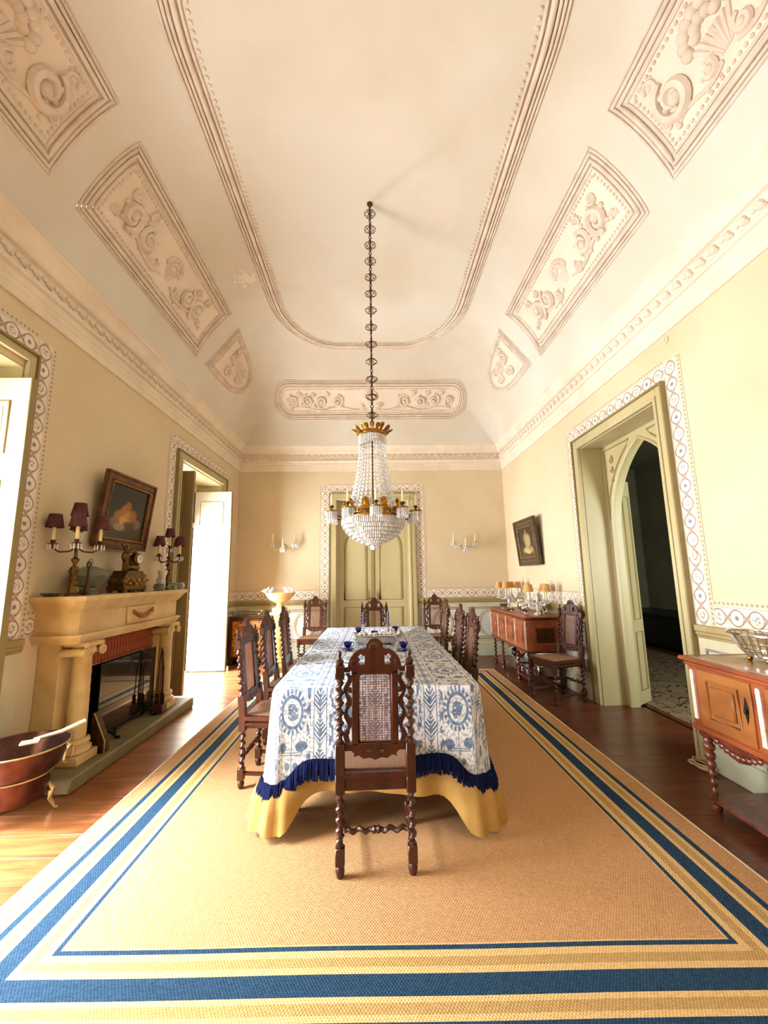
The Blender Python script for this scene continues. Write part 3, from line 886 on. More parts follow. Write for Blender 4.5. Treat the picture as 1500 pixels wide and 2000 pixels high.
# back double door
d1 = struct(MB().box(BX0, BX1, YB + .16, YB + .2, BTOP - .16, BTOP).box(BX0, BX0 + .05, YB + .1, YB + .2, 0, BTOP - .16).box(BX1 - .05, BX1, YB + .1, YB + .2, 0, BTOP - .16).build('door_1', mt['joinery']))
def arch_panel(x0, x1, z0, z1, rise, n=10):
    c = (x0 + x1) / 2; hw = (x1 - x0) / 2
    return [(x0, z0), (x1, z0)] + [(c + hw * math.cos(PI * i / n), z1 - rise + rise * math.sin(PI * i / n)) for i in range(n + 1)]
for sg in (-1, 1):
    xc = -.015; x0, x1 = (BX0 + .05, xc - .03) if sg < 0 else (xc + .03, BX1 - .05)
    lf = MB().box(x0, x1, YB + .12, YB + .16, .01, BTOP - .16, .004).build('door_leaf', mt['joinery'], d1)
    yf = YB + .12
    for (z0, z1, ar) in ((1.02, 2.30, .32), (.14, .88, 0), (2.42, 2.66, 0)):
        a, b = x0 + .10, x1 - .09
        o = arch_panel(a, b, z0, z1, ar) if ar else [(a, z0), (b, z0), (b, z1), (a, z1)]
        m = MB(); m.tube([(p[0], yf, p[1]) for p in o], .014, 6, True); m.build('panel_moulding', mt['joinery_dark'], lf)
        cx_, cz_ = (a + b) / 2, (z0 + z1) / 2
        m = MB(); m.prism([(cx_ + (p[0] - cx_) * .88, cz_ + (p[1] - cz_) * (1 - .06 / (z1 - z0) * 1.2)) for p in o], yf - .006, yf + .004); m.build('panel', mt['joinery'], lf)
    h = MB(); hx = xc + sg * .085
    h.prism([(hx - .016, .98), (hx + .016, .98), (hx + .022, 1.06), (hx + .01, 1.16), (hx, 1.2), (hx - .01, 1.16), (hx - .022, 1.06)], yf - .008, yf)
    h.ell((hx, yf - .04, 1.06), (.02, .02, .02)); h.tube([(hx, yf, 1.06), (hx, yf - .035, 1.06)], .008); h.build('door_handle', mt['brass'], lf)
MB().box(xc - .03, xc + .03, YB + .105, YB + .15, .01, BTOP - .16, .006).build('astragal', mt['joinery_dark'], d1)

# pointed-arch doorway in the right wall
AX = XR + .26
def pointed(y0, y1, zs, za, n=14):
    c = (y0 + y1) / 2; P = []
    hw = (y1 - y0) / 2; h = za - zs; R_ = (hw * hw + h * h) / (2 * hw); an = math.acos((R_ - hw) / R_)
    left = [(y0 + R_ - R_ * math.cos(an * i / n), zs + R_ * math.sin(an * i / n)) for i in range(n + 1)]
    right = [(y1 - R_ + R_ * math.cos(an * (n - i) / n), zs + R_ * math.sin(an * (n - i) / n)) for i in range(n + 1)]
    return left + right[1:]
A0, A1 = RY0 + .09, RY1 - .09
pa = pointed(A0, A1, 1.95, 2.86)
mb = MB()
half = len(pa) // 2
mb.prism([(RY0, 0), (A0, 0)] + pa[:half + 1] + [((A0 + A1) / 2, RTOP), (RY0, RTOP)], AX, AX + .10, 'x')
mb.prism([((A0 + A1) / 2, RTOP)] + pa[half:] + [(A1, 0), (RY1, 0), (RY1, RTOP)], AX, AX + .10, 'x')
d2 = struct(mb.build('door_2', mt['joinery']))
mb = MB().tube([(AX, A0, 0)] + [(AX, p[0], p[1]) for p in pa] + [(AX, A1, 0)], .016, 6); mb.build('arch_bead', mt['joinery'], d2)
MB().box(XR, AX, RY1 - .008, RY1, 0, RTOP).box(XR, AX, RY0, RY0 + .008, 0, RTOP).box(XR, AX, RY0 + .008, RY1 - .008, RTOP - .008, RTOP).build('reveal_lining', mt['joinery'], d2)
for sg in (-1, 1):
    yc = (A0 + A1) / 2; e = (RY1 - .06) if sg > 0 else (RY0 + .06)
    tri = [(e, RTOP - .06), (yc + sg * .15, RTOP - .06)] + [(p[0] + sg * .055, p[1] + .045) for p in (pa[half + 2:half + 11:2] if sg > 0 else pa[half - 2:half - 11:-2])] + [(e, 2.05)]
    tri = [(min(max(q[0], RY0 + .06), RY1 - .06), min(q[1], RTOP - .06)) for q in tri]
    mb = MB().tube([(AX, q[0], q[1]) for q in tri], .011, 6, True); sp = mb.build('spandrel_moulding', mt['joinery_dark'], d2)
    m = MB(); cy, cz = e - sg * .12, RTOP - .20
    for k in range(3):
        m.tube([(AX, cy + sg * q[0], cz - .12 * k + q[1]) for q in [(a, b) for a, b in scroll_pts(0, 0, .05 - .01 * k, PI / 2, 1.2, 1, 14)]], .009, 6)
    m.ell((AX, cy, cz), (.008, .03, .04)); m.build('spandrel_leaf', mt['joinery_dark'], sp)
# leaf of that door, folded back into the next room
lf = thing('panelled_door_leaf', 'olive panelled door leaf folded back inside the pointed-arch doorway', 'door', (AX + .105, A1 + .01, 0), .62)
MB().box(0, .30, 0, .04, .012, 2.55, .004).build('leaf_board', mt['joinery'], lf)
for (z0, z1) in ((.16, .78), (.92, 2.35)):
    MB().tube([(.07, 0, z0), (.23, 0, z0), (.23, 0, z1), (.07, 0, z1)], .013, 6, True).build('panel_moulding', mt['joinery_dark'], lf)
# the dark next room
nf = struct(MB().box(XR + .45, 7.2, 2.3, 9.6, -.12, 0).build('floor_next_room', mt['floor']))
struct(MB().box(6.3, 6.5, 2.3, 9.6, 0, 3.9).build('wall_next_room_far', mt['darkgreen'])); struct(MB().box(XR + .45, 6.3, 9.4, 9.6, 0, 3.9).build('wall_next_room_end', mt['darkgreen'])); struct(MB().box(XR + .45, 6.3, 2.1, 2.3, 0, 3.9).build('wall_next_room_near', mt['darkgreen']))
mb = MB().box(XR + .31, XR + .45, 5.05, 9.4, 0, 3.9).box(XR + .31, XR + .37, 4.85, 5.05, 0, 3.9).box(XR + .31, XR + .45, 2.3, 3.35, 0, 3.9).box(XR + .31, XR + .45, 3.35, 4.75, 3.0, 3.9)
struct(mb.build('wall_next_room', mt['darkgreen']))
struct(MB().box(XR + .3, 6.5, 2.1, 9.6, 3.9, 4.0).build('ceiling_next_room', mt['darkgreen']))
tag(MB().box(3.02, 5.2, 3.2, 8.4, .001, .010, .003).build('carpet', mt['carpet']), 'cream carpet with dark scrolls in the room beyond the pointed arch', 'carpet')
bn = thing('chest', 'black low chest against the wall of the dark next room', 'chest', (5.7, 7.3, 0))
MB().box(-.25, .55, -1.6, 2.0, .06, .60, .01).build('body', mt['black'], bn); MB().box(-.28, .57, -1.64, 2.04, .60, .66, .01).build('lid', mt['black'], bn)
for q in (-1.5, 1.9):
    for qx in (-.2, .4): MB().box(qx, qx + .1, q - .05, q + .05, 0, .06).build('foot', mt['black'], bn)
lb = thing('lantern_bracket', 'black curled iron bracket hanging in the dark room beyond the arch', 'bracket', (6.295, 6.82, 3.25))
MB().box(-.03, 0, -.05, .05, -.16, .16, .005).build('wall_plate', mt['iron'], lb)
MB().tube([(-.02, 0, 0), (-.15, 0, .02)] + [(-.25 - a, 0, .02 + b) for a, b in scroll_pts(0, 0, .13, PI / 2, 1.1, -1, 18)], .022, 6).build('arm', mt['iron'], lb)

# left doors: leaves opened square to the wall
def door_leaf(name, label, y, x0, x1, mat, mould, th=.045, facing=-1):
    o = thing(name, label, 'door', ((x0 + x1) / 2, y, 0)); w = (x1 - x0) / 2
    MB().box(-w, w, 0, th, .015, 2.90, .004).build('leaf_board', mat, o)
    yf = 0 if facing < 0 else th
    for (z0, z1) in ((.18, .92), (1.12, 2.14), (2.34, 2.72)):
        m = MB(); m.tube([(-w + .13, yf, z0), (w - .13, yf, z0), (w - .13, yf, z1), (-w + .13, yf, z1)], .012, 6, True); m.build('panel_moulding', mould, o)
        MB().box(-w + .17, w - .17, yf - .005, yf + .005, z0 + .04, z1 - .04, .003).build('panel', mat, o)
    MB().box(w - .002, w + .012, -.004, th + .004, .015, 2.90, .003).build('edge_strip', mt['joinery_dark'], o)
    for z in (.35, 1.5, 2.6):
        MB().tube([(-w - .005, th / 2, z - .05), (-w - .005, th / 2, z + .05)], .012, 8).build('hinge', mt['brass'], o)
    return o
door_leaf('french_door_leaf', 'white panelled door leaf standing open at the far balcony door', 6.80, -3.02, -2.38, mt['white_paint'], mt['joinery'])
door_leaf('french_door_leaf', 'dark brown side of an open door leaf beside the mantelpiece', 5.42, -3.02, -2.42, mt['leaf_dark'], mt['joinery_dark'])
door_leaf('french_door_leaf', 'bright white door leaf open at the left edge of the photo', 2.80, -3.02, -2.44, mt['white_paint'], mt['joinery_dark'])
for i, (a, b) in enumerate(DOORS_L):  # the first frame belongs to the added opening behind the camera
    w = struct(MB().box(-3.03, -2.98, a, a + .06, 0, DTOP).box(-3.03, -2.98, b - .06, b, 0, DTOP).box(-3.03, -2.98, a + .06, b - .06, DTOP - .06, DTOP).box(-3.03, -2.98, a + .06, b - .06, 2.30, 2.37).build('window_%d' % (i + 1), mt['white_paint']))
    MB().box(-3.012, -3.006, a + .06, b - .06, 2.37, DTOP - .06).build('fanlight_pane', mt['glass'], w)
    MB().box(-3.01, XL - .002, a + .0, b - .0, DTOP - .012, DTOP).box(-2.97, XL - .002, a, a + .012, 0, DTOP - .012).box(-2.97, XL - .002, b - .012, b, 0, DTOP - .012).build('reveal_lining', mt['joinery'], w)
struct(MB().box(-6.5, -3.012, -6, 12, -.25, -.13).build('floor_terrace', mt['hearth']))
# ---------------------------------------------------------------- rug
def rug_xy(u, v):
    # near edge runs slightly askew
    x = -1.69 + u * 3.52; y0 = 1.412 - .0235 * (x - .07); y1 = 6.57
    return (x, y0 + (y1 - y0) * v)
mb = MB()
mb.grid(24, 36, lambda u, v: (*rug_xy(u, v), .011 + .0015 * math.sin(u * 19) * math.sin(v * 23)), lambda u, v: (u * 3.52, v * 5.14))
n0 = len(mb.v)
edge = [(i, 0) for i in range(25)]
mb.v += [(*rug_xy(u, v), .0005) for u, v in ((0, 0), (1, 0), (1, 1), (0, 1))]
w = 25
c4 = [0, 24, 36 * w + 24, 36 * w]
mb.f += [tuple([n0, n0 + 1] + [24 - i for i in range(25)]),
         tuple([n0 + 1, n0 + 2] + [(36 - i) * w + 24 for i in range(37)]),
         tuple([n0 + 2, n0 + 3] + [36 * w + i for i in range(25)]),
         tuple([n0 + 3, n0] + [i * w for i in range(37)])]
tag(mb.build('rug', mt['rug']), 'large ochre woven rug with navy and olive border stripes under the table', 'rug')
RUG = .0125

# ---------------------------------------------------------------- dining table
TX0, TX1, TY0, TY1, TZ = -.60, .62, 2.64, 5.60, .765
tb = thing('dining_table', 'long dining table on turned legs with castors, hidden under two cloths', 'table', (.01, 4.12, RUG))
hx, hy = (TX1 - TX0) / 2 - .01, (TY1 - TY0) / 2 - .01
MB().box(-hx, hx, -hy, hy, TZ - .05 - RUG, TZ - .006 - RUG, .008).build('table_top', mt['chairwood'], tb)
MB().box(-hx + .08, hx - .08, -hy + .10, hy - .10, TZ - .16 - RUG, TZ - .05 - RUG, .004).build('apron', mt['chairwood'], tb)
legp = [(.018, .05), (.03, .06), (.024, .09), (.036, .14), (.045, .20), (.050, .30), (.040, .40), (.030, .46), (.046, .49), (.052, .52), (.052, TZ - .16 - RUG)]
for sx in (-1, 1):
    for yy in (-hy + .17, hy - .60):
        l = MB().lathe(legp, 14, (sx * (hx - .10), yy, 0)).build('leg', mt['chairwood'], tb)
        c = MB(); c.tube([(sx * (hx - .10) - .012, yy, .028), (sx * (hx - .10) + .012, yy, .028)], .028, 12); c.box(sx * (hx - .10) - .02, sx * (hx - .10) + .02, yy - .012, yy + .012, .03, .062, .004)
        c.build('castor', mt['iron'], l)

def perim(ins=0.0, rc=.07, step=.03):
    """walk the table edge; returns (x, y, nx, ny, cornerness, uv base, kind)"""
    x0, x1, y0, y1 = TX0 - ins, TX1 + ins, TY0 - ins, TY1 + ins; out = []
    segs = [((x0 + rc, y0), (x1 - rc, y0), (0, -1)), ((x1, y0 + rc), (x1, y1 - rc), (1, 0)), ((x1 - rc, y1), (x0 + rc, y1), (0, 1)), ((x0, y1 - rc), (x0, y0 + rc), (-1, 0))]
    cor = [(x1 - rc, y0 + rc, -PI / 2), (x1 - rc, y1 - rc, 0), (x0 + rc, y1 - rc, PI / 2), (x0 + rc, y0 + rc, PI)]
    for i, (a, b, n) in enumerate(segs):
        L = math.hypot(b[0] - a[0], b[1] - a[1]); k = int(L / step)
        for j in range(k):
            f = j / k; dx = min(f, 1 - f) * L
            out.append((a[0] + (b[0] - a[0]) * f, a[1] + (b[1] - a[1]) * f, n[0], n[1], math.exp(-(dx / .13) ** 2)))
        cx, cy, an0 = cor[i]
        for j in range(14):
            an = an0 + PI / 2 * j / 14
            out.append((cx + rc * math.cos(an), cy + rc * math.sin(an), math.cos(an), math.sin(an), 1.0))
    return out
def draped(name, zt, ins, drop, cdrop, flare, cflare, fold, folds, mat, parent=None, seed=1, top=True, h0=0.0, nh=14, late=False):
    rnd = random.Random(seed); P = perim(ins); n = len(P); mb = MB(); ph = [rnd.uniform(0, 6.28) for _ in range(4)]
    s = 0.0; S = []
    for i in range(n):
        a = P[i - 1]; b = P[i]; s += math.hypot(a[0] - b[0], a[1] - b[1]); S.append(s)
    def row(i, k):
        x, y, nx, ny, c = P[i]; D = drop + cdrop * c * c
        wv = .5 * math.sin(S[i] * folds + ph[0]) + .3 * math.sin(S[i] * folds * 1.7 + ph[1]) + .2 * math.sin(S[i] * folds * .43 + ph[2])
        wv += .8 * c * math.sin(math.atan2(ny, nx) * 12) * (1 if late else .5)
        D += .016 * math.sin(S[i] * 4.1 + ph[3])
        h = D * k; bend = min(1.0, h / .03)
        out = .012 * math.sin(bend * PI / 2) + (flare + cflare * c) * (h if not late else h * min(1, (h / .54) ** 4)) + fold * wv * (h / drop if not late else min(1.1, h / drop) ** 4) * (1 - .55 * c)
        z = zt - h + .010 * (1 - bend)
        u = x + nx * h; v = y + ny * h
        return (x + nx * out, y + ny * out, z), (u, v)
    ks = [h0 + (1 - h0) * k / nh for k in range(nh + 1)]
    for k in ks:
        for i in range(n):
            p, uv = row(i, k); mb.uv[len(mb.v)] = uv; mb.v.append(p)
    for j in range(nh):
        for i in range(n):
            i2 = (i + 1) % n; mb.f.append((j * n + i, j * n + i2, (j + 1) * n + i2, (j + 1) * n + i))
    if top:
        x0, x1, y0, y1 = TX0, TX1, TY0, TY1
        mb.f.append(tuple(range(n)))
    return mb, P, row
# gold under-cloth
mb, P, row = draped('x', TZ, -.002, .56, .16, .07, .13, .030, 17, None, seed=3, late=True)
o = mb.build('under_cloth', mt['goldcloth'], ang=70)
tag(o, 'plain golden linen cloth hanging below the blue patterned one', 'tablecloth')
# printed blue cloth with a heavy navy fringe
mb, P, row = draped('x', TZ + .008, .022, .375, .125, .025, .055, .016, 13, None, seed=5, nh=18)
cl = mb.build('toile_cloth', mt['toile'], ang=70)
tag(cl, 'blue and white toile tablecloth with a navy fringe on the table', 'tablecloth')
mb = MB(); n = len(P); rnd = random.Random(2)
# fringe: a continuous band plus thick tassel cords
for k in (0, 1, 2, 3):
    for i in range(n):
        (x, y, z), uv = row(i, .985); nx, ny = P[i][2], P[i][3]
        mb.v.append((x + nx * (.006 + .006 * k), y + ny * (.006 + .006 * k), z + .008 - .028 * k))
for k in range(3):
    for i in range(n):
        i2 = (i + 1) % n; mb.f.append((k * n + i, k * n + i2, (k + 1) * n + i2, (k + 1) * n + i))
for i in range(n):
    for f in (0, .33, .66):
        j = (i + 1) % n; (x, y, z), _ = row(i, .985); (x2, y2, z2), _ = row(j, .985)
        x += (x2 - x) * f; y += (y2 - y) * f; z += (z2 - z) * f; nx, ny = P[i][2], P[i][3]
        e = rnd.uniform(-.006, .006); L = rnd.uniform(.090, .104)
        mb.tube([(x + nx * .010, y + ny * .010, z + .006), (x + nx * .026 + e, y + ny * .026 + e, z - L * .5), (x + nx * .030 + e, y + ny * .030, z - L)], [.007, .0085, .006], 5)
mb.build('fringe', mt['fringe'], cl, kind='stuff')
TT = TZ + .019

# ---------------------------------------------------------------- barley-twist chairs
def make_chair():
    t = thing('dining_chair', 'x', 'chair', (0, 0, 0), 0, 'carved barley-twist dining chairs')
    W = mt['chairwood']
    def lean(z): return -.205 - max(0, z - .46) * .105
    def pst(sx):
        x = sx * .178; m = MB(); y = -.205
        m.lathe([(0, 0), (.016, 0), (.02, .012), (.024, .03), (.018, .048), (.014, .055)], 10, (x, y, 0))
        m.box(x - .023, x + .023, y - .023, y + .023, .053, .132, .004)
        m.twist((x, y, .132), (x, y, .372), .0165, .0068, 5.0 * sx)
        m.box(x - .024, x + .024, y - .024, y + .024, .37, .47, .004)
        # upper part leans back
        m2 = MB()
        m2.box(-.024, .024, -.024, .024, 0, .15, .004); m2.twist((0, 0, .148), (0, 0, .47), .0165, .007, 6.5 * sx)
        m2.box(-.024, .024, -.024, .024, .468, .535, .006)
        m2.lathe([(.012, .535), (.02, .543), (.022, .556), (.012, .568), (.008, .576), (.012, .588), (.008, .602), (0, .608)], 10)
        m.add(m2.v, m2.f, T(x, y, .462) @ RX(.105))
        return m
    for sx in (-1, 1): pst(sx).build('rear_leg', W, t)
    for sx in (-1, 1):
        x = sx * .20; y = .205; m = MB()
        m.lathe([(0, 0), (.016, 0), (.024, .02), (.02, .045), (.014, .052)], 10, (x, y, 0))
        m.box(x - .023, x + .023, y - .023, y + .023, .05, .13, .004); m.twist((x, y, .13), (x, y, .34), .0165, .0068, 4.5 * sx)
        m.box(x - .024, x + .024, y - .024, y + .024, .34, .445, .004); m.build('front_leg', W, t)
    # seat frame and cane seat
    m = MB(); m.prism([(-.20, -.228), (.20, -.228), (.225, .228), (-.225, .228)], .445, .472, 'z'); m.build('seat_frame', W, t)
    m = MB(); m.prism([(-.165, -.19), (.165, -.19), (.185, .19), (-.185, .19)], .470, .478, 'z'); m.build('seat', mt['caneseat'], t)
    MB().box(-.155, .155, -.218, -.194, .385, .445, .003).build('rear_rail', W, t); MB().box(-.176, .176, .195, .216, .385, .445, .003).build('front_rail', W, t)
    for sx in (-1, 1):
        m = MB(); m.tube([(sx * .182, -.18, .415), (sx * .198, .182, .415)], .024, 4); m.build('side_rail', W, t)
        m = MB(); m.tube([(sx * .178, -.182, .095), (sx * .20, .182, .095)], .015, 6); m.build('side_stretcher', W, t)
    m = MB(); m.twist((-.155, -.205, .203), (-.02, -.205, .203), .0135, .007, 2.2); m.twist((.02, -.205, .203), (.155, -.205, .203), .0135, .007, -2.2)
    m.lathe([(.012, -.022), (.02, -.012), (.014, 0), (.02, .012), (.012, .022)], 10, m=T(0, -.205, .203) @ RY(PI / 2)); m.build('rear_stretcher', W, t)
    m = MB(); m.prism([(-.178, .20), (-.06, .20), (0, .235), (.06, .20), (.178, .20), (.178, .25), (.08, .26), (0, .30), (-.08, .26), (-.178, .25)], .197, .213); m.build('front_stretcher', W, t)
    # the back, built upright then leant with the posts
    B = T(0, -.205, .462) @ RX(.105) @ T(0, 0, -.462)
    def back(mm, name, mat, par=t):
        q = MB(); q.add(mm.v, mm.f, B); return q.build(name, mat, par)
    m = MB()
    m.box(-.118, -.083, -.011, .011, .60, .965, .004).box(.083, .118, -.011, .011, .60, .965, .004)
    m.box(-.156, .156, -.011, .011, .573, .612, .004).box(-.118, .118, -.011, .011, .952, .985, .004)
    back(m, 'back_frame', W)
    # open cane weave in the back
    m = MB(); n = 12; nz = 28; x0, x1, z0, z1 = -.083, .083, .612, .952
    for i in range(n):
        x = x0 + (x1 - x0) * (i + .5) / n
        m.box(x - .0034, x - .0012, -.001, .001, z0, z1).box(x + .0012, x + .0034, -.001, .001, z0, z1)
    for j in range(nz):
        z = z0 + (z1 - z0) * (j + .5) / nz
        m.box(x0, x1, -.0015, .0005, z - .0034, z - .0012).box(x0, x1, -.0015, .0005, z + .0012, z + .0034)
    back(m, 'cane_panel', mt['cane_pale'])
    m = MB(); c = [(-.083, .612), (.083, .612), (.083, .935), (.066, .952), (-.066, .952), (-.083, .935)]
    m.tube([(a, 0, b) for a, b in c], .006, 6, True); back(m, 'cane_bead', W)
    # carved crest: middle shield and two pierced wings
    m = MB()
    m.prism([(-.052, .975), (.052, .975), (.05, 1.04), (.062, 1.062), (.058, 1.078), (.045, 1.082), (.04, 1.105), (.022, 1.125), (0, 1.132), (-.022, 1.125), (-.04, 1.105), (-.045, 1.082), (-.058, 1.078), (-.062, 1.062), (-.05, 1.04)], -.013, .013)
    for k in range(5):
        a = PI * (.2 + .15 * k); m.ell((.026 * math.cos(a), .012, 1.07 + .03 * math.sin(a)), (.009, .008, .018), 6, 4)
        m.ell((.026 * math.cos(a), -.012, 1.07 + .03 * math.sin(a)), (.009, .004, .018), 6, 4)
    back(m, 'crest_shield', W)
    wing = [(.05, 1.072), (.074, 1.078), (.10, 1.062), (.126, 1.03), (.136, .995), (.128, .972), (.05, .962), (.05, 1.0), (.072, .998), (.084, 1.010), (.074, 1.022), (.086, 1.040), (.070, 1.054), (.058, 1.040), (.05, 1.052)]
    for sx in (-1, 1):
        m = MB(); m.prism([(sx * a, b) for a, b in wing], -.012, .012)
        m.ell((sx * .112, .010, 1.01), (.018, .007, .022), 8, 5); m.ell((sx * .112, -.010, 1.01), (.018, .004, .022), 8, 5)
        m.box(sx * .125, sx * .158, -.010, .010, .962, .985, .003)
        back(m, 'crest_wing', W)
        # fretted side pieces
        m = MB(); N = 34
        cz = [.618 + (.955 - .618) * i / N for i in range(N + 1)]
        cx = [.138 + .010 * math.sin(i / N * PI * 6) for i in range(N + 1)]
        wd = [.007 + .007 * abs(math.sin(i / N * PI * 4 + .6)) for i in range(N + 1)]
        ol = [(sx * (cx[i] - wd[i]), cz[i]) for i in range(N + 1)] + [(sx * (cx[i] + wd[i]), cz[i]) for i in range(N, -1, -1)]
        m.prism(ol, -.009, .009)
        for z in (.66, .72, .80, .87, .93): m.ell((sx * (.130 + .014 * math.sin(z * 40)), 0, z), (.013, .011, .016), 8, 5)
        back(m, 'fretwork', W)
    m = MB(); m.prism([(-.125, .578), (-.105, .560), (-.11, .545), (-.085, .552), (-.06, .535), (-.03, .540), (0, .528), (.03, .540), (.06, .535), (.085, .552), (.11, .545), (.105, .560), (.125, .578), (.045, .578), (.038, .560), (.022, .566), (.018, .578), (-.018, .578), (-.022, .566), (-.038, .560), (-.045, .578)], -.010, .010)
    back(m, 'bottom_carving', W)
    return t
ch = make_chair()
G1 = 'carved barley-twist dining chairs'
spots = [
    ('dark carved chair seen from behind at the near end of the table', (-.006, 2.44, RUG), 0.02),
    ('carved chair at the table\'s left side, nearest the camera', (-.725, 3.28, RUG), -PI / 2 - .06),
    ('carved chair at the table\'s left side, middle of the three', (-.755, 4.03, RUG), -PI / 2 - .02),
    ('carved chair at the table\'s left side, farthest from the camera', (-.735, 4.66, RUG), -PI / 2 + .02),
    ('carved chair at the table\'s right side, nearest the camera', (.675, 3.99, RUG), PI / 2 + .05),
    ('carved chair at the table\'s right side, middle of the three', (.675, 4.56, RUG), PI / 2),
    ('carved chair at the table\'s right side, farthest from the camera', (.675, 5.45, RUG), PI / 2 + .03),
    ('carved chair at the far head of the table before the double door', (.0, 5.86, RUG), PI),
    ('carved chair against the back wall, left of the double door', (-1.02, 7.02, 0), PI),
    ('carved chair against the back wall, right of the double door', (1.06, 7.02, 0), PI),
    ('carved chair beside the pointed doorway, next to the silver-laden sideboard', (2.15, 4.99, 0), PI / 2 + .30)]
for i, (lab, loc, rz) in enumerate(spots):
    if i == 0:
        ch['label'] = lab; ch.location = loc; ch.rotation_euler = (0, 0, rz)
    else: dup(ch, lab, loc, rz, G1)

# ---------------------------------------------------------------- coffee cups, candlesticks, centrepiece on the table
def make_cup():
    t = thing('coffee_cup', 'x', 'cup', (0, 0, 0), 0, 'cobalt cups on the table')
    MB().lathe([(0, .006), (.03, .004), (.062, .016), (.064, .018), (.03, .009), (0, .010)], 20).build('saucer', mt['blueglass'], t)
    MB().lathe([(0, .010), (.022, .010), (.018, .018), (.016, .026), (.026, .036), (.036, .056), (.040, .078), (.037, .078), (.032, .056), (.022, .038), (0, .034)], 20).build('cup_bowl', mt['blueglass'], t)
    MB().tube([(.034, 0, .068), (.052, 0, .070), (.058, 0, .056), (.048, 0, .042), (.028, 0, .042)], .0035, 6).build('handle', mt['blueglass'], t)
    return t
cp = make_cup()
cups = [('bright blue cup on the far left of the centrepiece', (-.187, 4.93, TT), .3), ('blue cup nearest the camera on the left of the centrepiece', (-.245, 3.88, TT), .2),
        ('blue cup nearest the camera on the right of the centrepiece', (.262, 3.82, TT), 2.4), ('blue cup behind the silver pot on the right of the table', (.245, 4.97, TT), .5),
        ('dark blue cup in the middle behind the near chair crest', (.0, 4.60, TT), 1.2)]
for i, (lab, loc, rz) in enumerate(cups):
    if i == 0: cp['label'] = lab; cp.location = loc
    else: dup(cp, lab, loc, rz)
def make_stick():
    t = thing('candlestick', 'x', 'candlestick', (0, 0, 0), 0, 'silver candlesticks on the table')
    MB().lathe([(0, 0), (.05, 0), (.05, .008), (.03, .02), (.012, .035), (.016, .05), (.009, .065), (.008, .11), (.015, .125), (.010, .135), (.018, .15), (.024, .17), (.012, .172), (0, .172)], 16).build('stem', mt['silver'], t)
    MB().lathe([(0, .165), (.011, .165), (.0105, .29), (.004, .295), (0, .298)], 10).build('candle', mt['candle_blue'], t)
    return t
cs = make_stick(); cs['label'] = 'silver candlestick with a blue candle left of the centrepiece'; cs.location = (-.115, 4.46, TT)
dup(cs, 'silver candlestick with a blue candle right of the centrepiece', (.145, 4.44, TT), 0)
tr = thing('silver_centrepiece', 'low silver and white box centrepiece in the middle of the table', 'centrepiece', (.01, 4.22, TT))
MB().box(-.20, .20, -.075, .075, .012, .085, .012).build('box_body', mt['silver'], tr)
MB().box(-.21, .21, -.085, .085, .080, .092, .005).build('rim', mt['silver'], tr)
for sx in (-1, 1):
    for sy in (-1, 1): MB().ell((sx * .17, sy * .055, .012), .014).build('foot', mt['silver'], tr)
for i in range(7):
    q = MB().ell((-.15 + .05 * i, .02 * math.sin(i * 2.1), .10), (.024, .02, .016)); q.build('ornament', mt['silver' if i % 2 else 'white_china'], tr)
for i, (x, y, s) in enumerate(((.20, 4.62, 1.0), (.27, 4.60, .8))):
    t = thing('silver_pot', ('small silver pot beside the right candlestick', 'smaller silver jug at the right of the pot')[i], 'pot', (x, y, TT))
    MB().lathe([(0, 0), (.03 * s, 0), (.026 * s, .008), (.038 * s, .03), (.04 * s, .05), (.026 * s, .075), (.028 * s, .085), (.012 * s, .098), (0, .104)], 16).build('body', mt['silver'], t)
    MB().tube([(.036 * s, 0, .06), (.062 * s, 0, .066), (.064 * s, 0, .035), (.036 * s, 0, .028)], .004, 6).build('handle', mt['silver'], t)
    MB().tube([(-.034 * s, 0, .045), (-.05 * s, 0, .06), (-.058 * s, 0, .078)], [.009, .007, .005], 6).build('spout', mt['silver'], t)
# ---------------------------------------------------------------- fireplace
FY0, FY1, FXF = 3.14, 4.93, -2.17
fp = thing('fireplace', 'pale stone fireplace with ionic columns and a brick-lined firebox', 'fireplace', (XL, 0, 0))
st = mt['stone']
def fx(x): return x - XL
MB().box(0, fx(-2.10), 3.10, 5.05, 0, .10, .012).build('hearth_slab', mt['hearth'], fp)
def mantel_slab(m, d, y0, y1, z0, z1, ch):
    m.prism([(0, y0), (d - ch, y0), (d, y0 + ch), (d, y1 - ch), (d - ch, y1), (0, y1)], z0, z1, 'z')
m = MB(); mantel_slab(m, fx(FXF), FY0, FY1, 1.300, 1.335, .05); sh = m.build('mantel_shelf', st, fp)
m = MB()
for i in range(5): mantel_slab(m, fx(FXF) - .018 - .012 * i, FY0 + .018 + .012 * i, FY1 - .018 - .012 * i, 1.285 - .016 * i, 1.302 - .016 * i, .05)
m.build('shelf_moulding', st, fp)
m = MB(); mantel_slab(m, fx(FXF) - .085, FY0 + .075, FY1 - .075, 1.04, 1.222, .05); m.build('frieze', st, fp)
m = MB()
for i in range(3): mantel_slab(m, fx(FXF) - .045 - .014 * i, FY0 + .05 + .012 * i, FY1 - .05 - .012 * i, 1.022 - .022 * i, 1.046 - .022 * i, .05)
m.build('architrave', st, fp)
m = MB(); m.box(fx(FXF) - .086, fx(FXF) - .072, 3.86, 4.36, 1.055, 1.21, .005)
tab = m.build('tablet', st, fp)
m = MB(); gx = fx(FXF) - .066
m.tube([(gx, 3.95 + .32 * i / 14, 1.165 - .055 * math.sin(PI * i / 14)) for i in range(15)], [.010 + .016 * math.sin(PI * i / 14) for i in range(15)], 7)
for yy in (3.95, 4.27): m.ell((gx, yy, 1.16), (.012, .018, .02), 8, 5)
